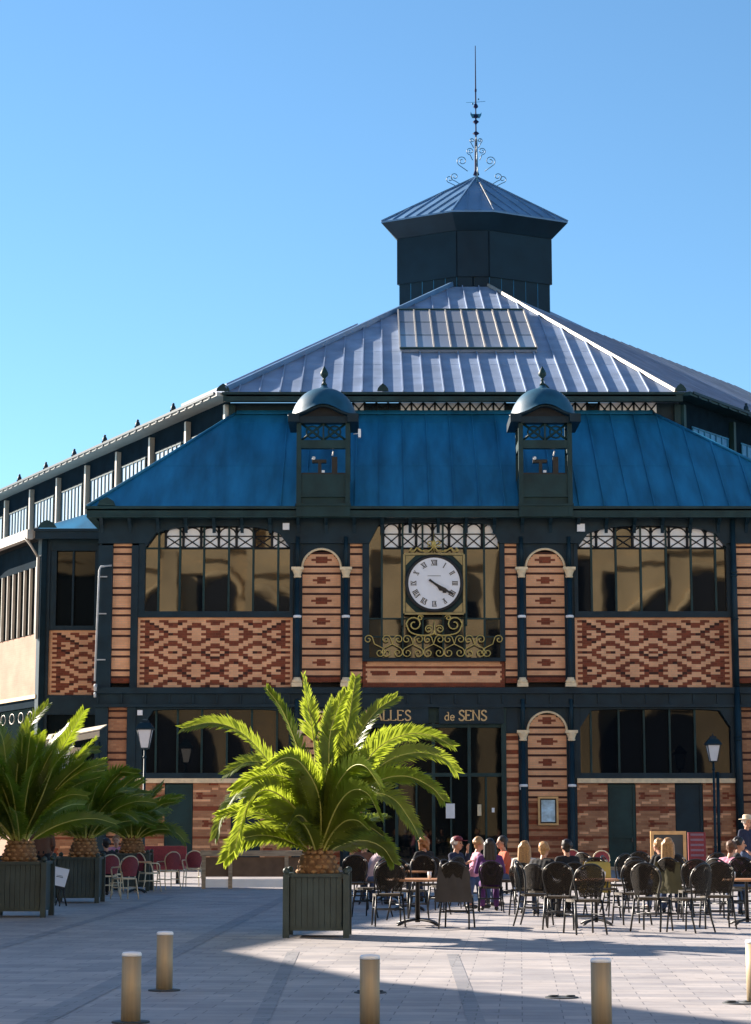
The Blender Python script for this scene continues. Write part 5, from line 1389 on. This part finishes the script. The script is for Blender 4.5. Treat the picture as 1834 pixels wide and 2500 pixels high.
# menu board (pine frame) on the right
yb = 60.; t = thing('menu_board', 'dark chalkboard in an orange pine frame behind the right terrace', 'menu board', (U(1633, 2080, yb).x, yb, 0))
X0, X1 = U(1589, 2080, yb).x, U(1676, 2080, yb).x; Z1 = U(1600, 2031, yb).z
m = MB()
for a, b in ((X0, X0+.09), (X1-.09, X1)): m.box(a, b, yb-.04, yb+.04, 0, Z1-.08)
m.box(X0, X1, yb-.045, yb+.045, Z1-.08, Z1+.02); m.box(X0+.09, X1-.09, yb-.03, yb+.03, .18, .26); m.build('frame', M['pine'], t)
m = MB(); m.box(X0+.09, X1-.09, yb-.01, yb+.02, .26, Z1-.08); m.build('board', M['plate'], t)
t = thing('burgundy_armchair', 'tall burgundy upholstered chair beside the pine menu board', 'chair', (U(1702, 2080, 57).x, 57, 0))
X = U(1702, 2080, 57).x; m = MB(); Z1 = U(1700, 2032, 57).z; m.box(X-.24, X+.24, 56.95, 57.05, .5, Z1); m.build('backrest', M['burg'], t)
m = MB()
for k in range(5): z_ = .75+k*.14; m.box(X-.18, X+.18, 56.93, 56.949, z_, z_+.06)
m.build('printed_stripe', cloth('mauve_cloth', (.18, .12, .17)), t)
m = MB(); m.box(X-.24, X+.24, 56.5, 56.95, .42, .5); m.build('seat', M['burg'], t)
for sx_ in (-.2, .2):
    for sy_ in (56.53, 57.0): m = MB(); m.tube([(X+sx_, sy_, 0), (X+sx_, sy_, .42)], .02, 6); m.build('leg', M['tube'], t)
# burgundy bench of the left terrace
t = thing('bench', 'long burgundy bench at the back of the left terrace', 'bench', (U(370, 2100, 58).x, 58, 0))
X0, X1 = U(280, 2100, 58).x, U(455, 2100, 58).x
m = MB(); m.box(X0, X1, 57.95, 58.1, .45, 1.02); m.build('backrest', M['burg'], t); m = MB(); m.box(X0, X1, 57.45, 57.94, .38, .48); m.build('seat', M['burg'], t)
for k in range(3):
    m = MB(); xx = X0+.2+(X1-X0-.4)*k/2; m.box(xx-.04, xx+.04, 57.5, 57.9, 0, .379); m.build('leg', M['tube'], t)
# awning with white valance on the left flank
t = thing('awning', 'pale shop awning on thin dark poles behind the left palms', 'awning', (U(170, 1800, 72).x, 72, 0))
a, b = U(112, 1808, 72), U(243, 1783, 71)
m = MB(); m.prism([a, b, b+Vector((.1, 1.2, .22)), a+Vector((-.1, 1.2, .22))], (0, 0, .04)); m.build('canopy', M['render'], t)
m = MB(); m.prism([a-Vector((0,0,.22)), b-Vector((0,0,.22)), b-Vector((0,0,.02)), a-Vector((0,0,.02))], (0, .03, 0)); m.build('valance', M['render'], t)
for px in (118, 238):
    p = U(px, 1800, 71.5); m = MB(); m.tube([(p.x, 72, 0), (p.x, 72, a.z-.05)], .04, 6); m.build('pole', M['iron'], t)
for px, w2 in ((128, .22), (162, .16), (188, .24)):
    p = U(px, 1860, 73); m = MB(); m.box(p.x-w2, p.x+w2, 72.9, 73.0, p.z-.5, p.z+.5); o = m.build('hanging_banner', M['render'] if px > 170 else M['white']); 
    tag(o, {128: 'white hanging banner under the awning, nearest the left edge', 162: 'narrow white hanging banner in the middle under the awning', 188: 'cream hanging banner under the awning, nearest the facade corner'}[px], 'banner')

# ================================================================== PEOPLE
def capsule(m, a, b, ra, rb, seg=10, fl=1.0):
    a, b = Vector(a), Vector(b); dd = b-a; L = dd.length; dd.normalize()
    rows = []
    for k in range(4): q = math.pi/2*k/3; rows.append((a-dd*ra*math.cos(q), ra*math.sin(q)+.001))
    for k in range(4): q = math.pi/2*k/3; rows.append((b+dd*rb*math.sin(q), rb*math.cos(q)+.001))
    m.tube([r[0] for r in rows], [r[1] for r in rows], seg)
def remesh(name, m, vox, flat=1.0):
    me = m.mesh(name, M['skin']); o = bpy.data.objects.new(name, me); COL.objects.link(o)
    r = o.modifiers.new('r', 'REMESH'); r.mode = 'VOXEL'; r.voxel_size = vox; r.use_smooth_shade = True
    s_ = o.modifiers.new('s', 'SMOOTH'); s_.factor = .5; s_.iterations = 3
    dg = bpy.context.evaluated_depsgraph_get(); ev = o.evaluated_get(dg); out = bpy.data.meshes.new_from_object(ev); out.name = name
    bpy.data.objects.remove(o, do_unlink=True); bpy.data.meshes.remove(me)
    return out
def pose(kind):
    """joints, forward = -y, at origin; returns dict of joints"""
    J = {}
    if kind.startswith('sit'):
        lean = {'sit': .05, 'sit_lean': .22, 'sit_up': -.02}[kind]
        J['hip'] = Vector((0, .02, .54)); J['chest'] = Vector((0, -.02-lean*.7, .90)); J['neck'] = Vector((0, -.02-lean, 1.06)); J['head'] = Vector((0, -.06-lean*1.25, 1.215))
        for s_ in (-1, 1):
            J['hp', s_] = Vector((s_*.095, .0, .53)); J['kn', s_] = Vector((s_*.13, -.42, .51)); J['an', s_] = Vector((s_*.13, -.40-.06*s_, .09)); J['to', s_] = J['an', s_]+Vector((s_*.02, -.17, -.05))
            J['sh', s_] = J['neck']+Vector((s_*.185, .01, -.07)); J['el', s_] = J['sh', s_]+Vector((s_*.07, -.10, -.25)); J['ha', s_] = J['el', s_]+Vector((-s_*.08, -.25, .02 if kind != 'sit_up' else .12))
            if kind == 'sit_up' and s_ > 0: J['ha', s_] = J['neck']+Vector((.09, -.20, .04))
    else:
        J['hip'] = Vector((0, 0, .95)); J['chest'] = Vector((0, -.01, 1.28)); J['neck'] = Vector((0, 0, 1.47)); J['head'] = Vector((0, -.03, 1.625))
        for s_ in (-1, 1):
            J['hp', s_] = Vector((s_*.09, 0, .92)); J['kn', s_] = Vector((s_*.10, -.03-.06*s_, .50)); J['an', s_] = Vector((s_*.11, .02+.05*s_, .09)); J['to', s_] = J['an', s_]+Vector((s_*.03, -.17, -.05))
            J['sh', s_] = Vector((s_*.19, 0, 1.41)); J['el', s_] = Vector((s_*.25, .02, 1.12)); J['ha', s_] = Vector((s_*.20, -.20, .98))
    return J
TPL = {}
def templates(kind):
    if kind in TPL: return TPL[kind]
    J = pose(kind); out = {'J': J}
    # body
    m = MB(); H = J['head']
    m.ball(H+Vector((0, .012, .02)), .098, 0, 16, (.86, 1.0, 1.12)); m.ball(H+Vector((0, -.02, -.055)), .066, 0, 14, (.9, 1, 1.0))
    capsule(m, H+Vector((0, -.09, .0)), H+Vector((0, -.108, -.028)), .008, .015, 8)                     # nose
    for s_ in (-1, 1): m.ball(H+Vector((s_*.086, .01, -.01)), .026, 0, 8, (.45, .8, 1.2))             # ears
    capsule(m, J['neck']+Vector((0,.01,-.03)), H+Vector((0, .01, -.05)), .056, .052)
    def torso(m, e):
        for dx in (-.07, 0, .07):
            capsule(m, J['hip']+Vector((dx, 0, 0)), J['chest']+Vector((dx*1.25, 0, 0)), .105+e, .105+e, 12)
            capsule(m, J['chest']+Vector((dx*1.2, 0, 0)), J['neck']+Vector((dx*1.3, .01, -.09)), .105+e, .075+e, 12)
        for s_ in (-1, 1): capsule(m, J['neck']+Vector((0, .01, -.05)), J['sh', s_], .052+e, .052+e)
    torso(m, -.008)
    for s_ in (-1, 1):
        capsule(m, J['sh', s_], J['el', s_], .046, .037); capsule(m, J['el', s_], J['ha', s_], .037, .025)
        capsule(m, J['hp', s_], J['kn', s_], .083, .054, 12); capsule(m, J['kn', s_], J['an', s_], .052, .034); capsule(m, J['an', s_], J['to', s_], .035, .026)
        dv = (J['ha', s_]-J['el', s_]).normalized(); sd = Vector((1, 0, 0)); dn = dv.cross(sd).normalized(); dn = dn if dn.z < 0 else -dn
        P = J['ha', s_]; capsule(m, P, P+dv*.07, .026, .030)
        for f_, (o_, ln_) in enumerate(((-.030, .060), (-.011, .072), (.010, .068), (.029, .052))):
            a = P+dv*.085+sd*o_; b = a+dv*ln_*.55+dn*.006; c = b+dv*ln_*.35+dn*ln_*.38
            capsule(m, P+dv*.05+sd*o_*.8, a, .011, .0105, 6); capsule(m, a, b, .0105, .0095, 6); capsule(m, b, c, .0095, .0085, 6)
        a = P+dv*.025-sd*s_*.025; capsule(m, a, a-sd*s_*.03+dv*.045, .013, .010, 6)
    out['body'] = remesh('body', m, .0095)
    m = MB(); torso(m, .010)
    for s_ in (-1, 1): capsule(m, J['sh', s_], J['el', s_], .060, .052); capsule(m, J['el', s_], J['el', s_].lerp(J['ha', s_], .80), .052, .040)
    out['top'] = remesh('jacket', m, .016)
    m = MB(); torso(m, .006)
    for s_ in (-1, 1): capsule(m, J['sh', s_], J['sh', s_].lerp(J['el', s_], .7), .058, .055)
    out['tee'] = remesh('shirt', m, .016)
    m = MB()
    for s_ in (-1, 1):
        capsule(m, J['hip']+Vector((s_*.06, 0, .02)), J['hp', s_]+Vector((0,0,-.01)), .118, .105, 12); capsule(m, J['hp', s_], J['kn', s_], .098, .070, 12); capsule(m, J['kn', s_], J['an', s_]+Vector((0,0,.02)), .066, .052)
    out['trousers'] = remesh('trousers', m, .016)
    m = MB()
    for s_ in (-1, 1): capsule(m, J['an', s_]+Vector((0,.02,-.045)), J['to', s_], .042, .038)
    out['shoes'] = remesh('shoes', m, .014)
    def cut(mm, fn): pass
    for hs in ('short', 'long', 'bun', 'curly'):
        m = MB(); m.ball(H+Vector((0, .032, .048)), .106, 0, 16, (.90, 1.0, 1.02))
        if hs == 'long':
            for dx in (-.06, 0, .06): capsule(m, H+Vector((dx, .07, .02)), H+Vector((dx*1.35, .125, -.30)), .062, .045)
            for s_ in (-1, 1): capsule(m, H+Vector((s_*.08, .02, .02)), H+Vector((s_*.10, .04, -.18)), .035, .03)
        if hs == 'short': capsule(m, H+Vector((0, .06, .0)), H+Vector((0, .062, -.055)), .062, .052)
        if hs == 'bun': m.ball(H+Vector((0, .10, .10)), .05); capsule(m, H+Vector((0, .06, .0)), H+Vector((0, .06, -.05)), .06, .05)
        if hs == 'curly':
            rr_ = random.Random(2)
            for k in range(40):
                v = Vector((rr_.gauss(0,1), rr_.gauss(.5,1), rr_.gauss(.3,1))).normalized()
                if v.y > -.2: m.ball(H+Vector((0,.03,.02))+v*.105, .038, 0, 8)
            for s_ in (-1, 1): capsule(m, H+Vector((s_*.085, .04, .02)), H+Vector((s_*.09, .06, -.12)), .045, .04)
        r3 = random.Random(len(hs)*7)
        for k in range(26):
            v = Vector((r3.gauss(0,1), r3.gauss(.6,1), r3.gauss(.5,1))).normalized()
            if v.y > -.3: m.ball(H+Vector((0,.03,.04))+v*r3.uniform(.078, .09), r3.uniform(.03, .042), 0, 8)
        out['hair_'+hs] = remesh('hair', m, .011)
    m = MB()
    for s_ in (-1, 1): m.ball(H+Vector((s_*.034, -.078, .012)), .011, 0, 8)
    out['eyes'] = m.mesh('eyes', M['black'])
    m = MB(); m.ball(H+Vector((0, -.082, -.058)), .02, 0, 8, (1.2, .45, .3)); out['mouth'] = m.mesh('mouth', M['lip'])
    m = MB(); m.lathe([(.2, 0), (.205, .008), (.11, .02), (.105, .09), (.08, .115), (.02, .12)], H+Vector((0, .01, .075)), 20); out['hat'] = m.mesh('hat', M['straw'])
    m = MB(); m.lathe([(.108, 0), (.105, .05), (.07, .085), (.02, .095)], H+Vector((0, .01, .06)), 16); m.box(H.x-.07, H.x+.07, H.y-.19, H.y-.08, H.z+.062, H.z+.072); out['cap'] = m.mesh('cap', M['burg'])
    TPL[kind] = out
    return out
def person(px, pyhead, Yp, facing, kind, hair, hairstyle, top, topcol, trous, label, hat=None, sc=1.0, topname=None):
    rp_ = random.Random(px); facing += rp_.uniform(-22, 22); sc = sc*rp_.uniform(.96, 1.05)
    T = templates(kind); hp = U(px, pyhead, Yp); Hh = T['J']['head']; rz = R(facing)
    x = hp.x; y = Yp
    t = thing('person', label, 'person', (0, 0, 0), None)
    def part(name, me, mat):
        o = bpy.data.objects.new(name, me); COL.objects.link(o); o.parent = t
        if o.material_slots: o.material_slots[0].link = 'OBJECT'; o.material_slots[0].material = mat
        return o
    part('body', T['body'], M['skin']); part('hair', T['hair_'+hairstyle], M[hair])
    part(topname or ('jacket' if top == 'top' else 'shirt'), T[top], topcol); part('trousers', T['trousers'], trous); part('shoes', T['shoes'], M['shoe']); part('eyes', T['eyes'], M['black']); part('mouth', T['mouth'], M['lip'])
    if hat: part(hat, T[hat], M['straw'] if hat == 'hat' else M['burg'])
    off = Matrix.Rotation(rz, 3, 'Z') @ Vector((Hh.x, Hh.y, 0))*sc
    t.location = (x-off.x, y-off.y, 0); t.rotation_euler = (0, 0, rz); t.scale = (sc, sc, sc)
    return t
navy, blackc, white_, purple, pinkc, brownc, greyc, orangec, jeans = (cloth(n, c) for n, c in (('navy_cloth', (.012, .018, .05)), ('black_cloth', (.010, .010, .012)), ('white_cloth', (.72, .68, .62)), ('purple_cloth', (.10, .03, .14)), ('pink_cloth', (.62, .26, .36)), ('brown_cloth', (.16, .07, .04)), ('grey_pink_cloth', (.42, .32, .36)), ('orange_cloth', (.50, .10, .05)), ('jeans_cloth', (.05, .08, .16))))
seatz = 0
def onchair(px, py): return G(px, py)
PP = [
 # px, head y, Y, facing, pose, hair, style, top, col, trousers, label, hat
 (893, 2052, 44, 150, 'sit_lean', 'hair_brown', 'short', 'top', brownc, jeans, 'person with short brown hair in a brown jacket seated just right of the palm trunk'),
 (938, 2053, 43, 110, 'sit_lean', 'hair_dark', 'short', 'tee', greyc, jeans, 'person with dark hair in a greyish pink T-shirt leaning over a table behind the palm'),
 (1032, 2056, 44, 220, 'sit', 'hair_red', 'curly', 'top', blackc, jeans, 'person with curly auburn hair in black, seated beyond the nearest table'),
 (1118, 2056, 41, 70, 'sit_up', 'hair_grey', 'short', 'top', navy, jeans, 'person in a navy top and red cap facing right, seated before the dark doorway', 'cap'),
 (1172, 2058, 42, 100, 'sit', 'hair_blond', 'short', 'tee', pinkc, jeans, 'person with fair hair in a bright pink T-shirt, left of the purple jacket'),
 (1196, 2070, 39.5, 195, 'sit', 'hair_dark', 'long', 'top', purple, purple, 'person with dark hair in a purple jacket seen from behind'),
 (1224, 2066, 43.5, -60, 'sit', 'hair_dark', 'short', 'tee', orangec, jeans, 'person with dark hair in an orange T-shirt facing left'),
 (1282, 2062, 38, 185, 'sit', 'hair_blond', 'long', 'tee', white_, jeans, 'person with very long blond hair in white seen from behind'),
 (1330, 2076, 37, 150, 'sit', 'hair_blond', 'short', 'top', blackc, blackc, 'person with short blond hair in a long black jacket seen from behind'),
 (1382, 2064, 38.5, 190, 'sit', 'hair_dark', 'short', 'top', blackc, blackc, 'broad-backed person in black with short dark hair, right of the two blond guests'),
 (1606, 2068, 40, 215, 'sit_lean', 'hair_blond', 'bun', 'top', blackc, jeans, 'person with tied-up sunlit blond hair leaning over a table'),
 (1632, 2078, 38.5, 180, 'sit', 'hair_blond', 'long', 'top', blackc, jeans, 'person with long blond hair in black in front of the pine menu board'),
 (1808, 2076, 40, 100, 'sit', 'hair_dark', 'short', 'top', blackc, jeans, 'person with dark hair in black facing right near the right edge'),
 (1788, 2092, 38.2, 130, 'sit_lean', 'hair_brown', 'short', 'tee', pinkc, jeans, 'person in a pink T-shirt bending forward by the right-hand table'),
 (1826, 2030, 50, 20, 'stand', 'hair_grey', 'short', 'top', navy, jeans, 'person standing at the right edge in a straw hat and navy top', 'hat'),
 (104, 2032, 47, 160, 'stand', 'hair_brown', 'short', 'top', brownc, blackc, 'person standing in a dark brown jacket between the two left planters'),
 (284, 2056, 54, 20, 'sit', 'hair_red', 'short', 'tee', pinkc, jeans, 'person in a pink T-shirt seated behind the second palm planter'),
 (258, 2072, 48, 200, 'sit', 'hair_dark', 'short', 'top', blackc, blackc, 'person in black seated right beside the second palm planter'),
]
SEATS = {7: (4, None), 5: (5, None), 8: (7, None), 9: (8, None), 10: (16, None), 3: (18, None), 13: (21, 'black terrace chair under the bending guest in pink by the right-hand table'),
 0: (None, 'black terrace chair in use under the brown-haired guest beside the palm trunk'), 1: (None, 'black terrace chair in use under the guest in a greyish pink T-shirt'),
 2: (None, 'black terrace chair in use under the curly-haired guest beyond the nearest table'), 4: (None, 'black terrace chair in use under the fair-haired guest in bright pink'),
 6: (None, 'black terrace chair in use under the guest in orange facing left'), 11: (None, 'black terrace chair in use under the long-haired guest before the menu board'),
 12: (None, 'black terrace chair in use under the guest in black near the right edge'), 16: (None, 'burgundy chair in use under the guest in pink behind the second palm'), 17: (None, 'burgundy chair in use under the guest in black beside the second planter')}
for k, e in enumerate(PP):
    hat = e[11] if len(e) > 11 else None
    o = person(*e[:11], hat)
    if k in SEATS:
        ci, lab = SEATS[k]
        if ci is not None:
            c = chairs[ci]; c.location = o.location; c.rotation_euler = o.rotation_euler; c.scale = (1.04, 1.04, 1.0)
            if lab: c['label'] = lab
        elif k < 16: place(cb0, 'b', o.location.x, o.location.y, o.rotation_euler.z, lab)
        else: place(cr0, 'r', o.location.x, o.location.y, o.rotation_euler.z, lab)
for o in bpy.data.objects:
    if 'taken' in o: del o['taken']
    if 'label' in o:
        wds_ = o['label'].split()
        if len(wds_) > 16: o['label'] = ' '.join(wds_[:16]); print('LONG', o['label'])
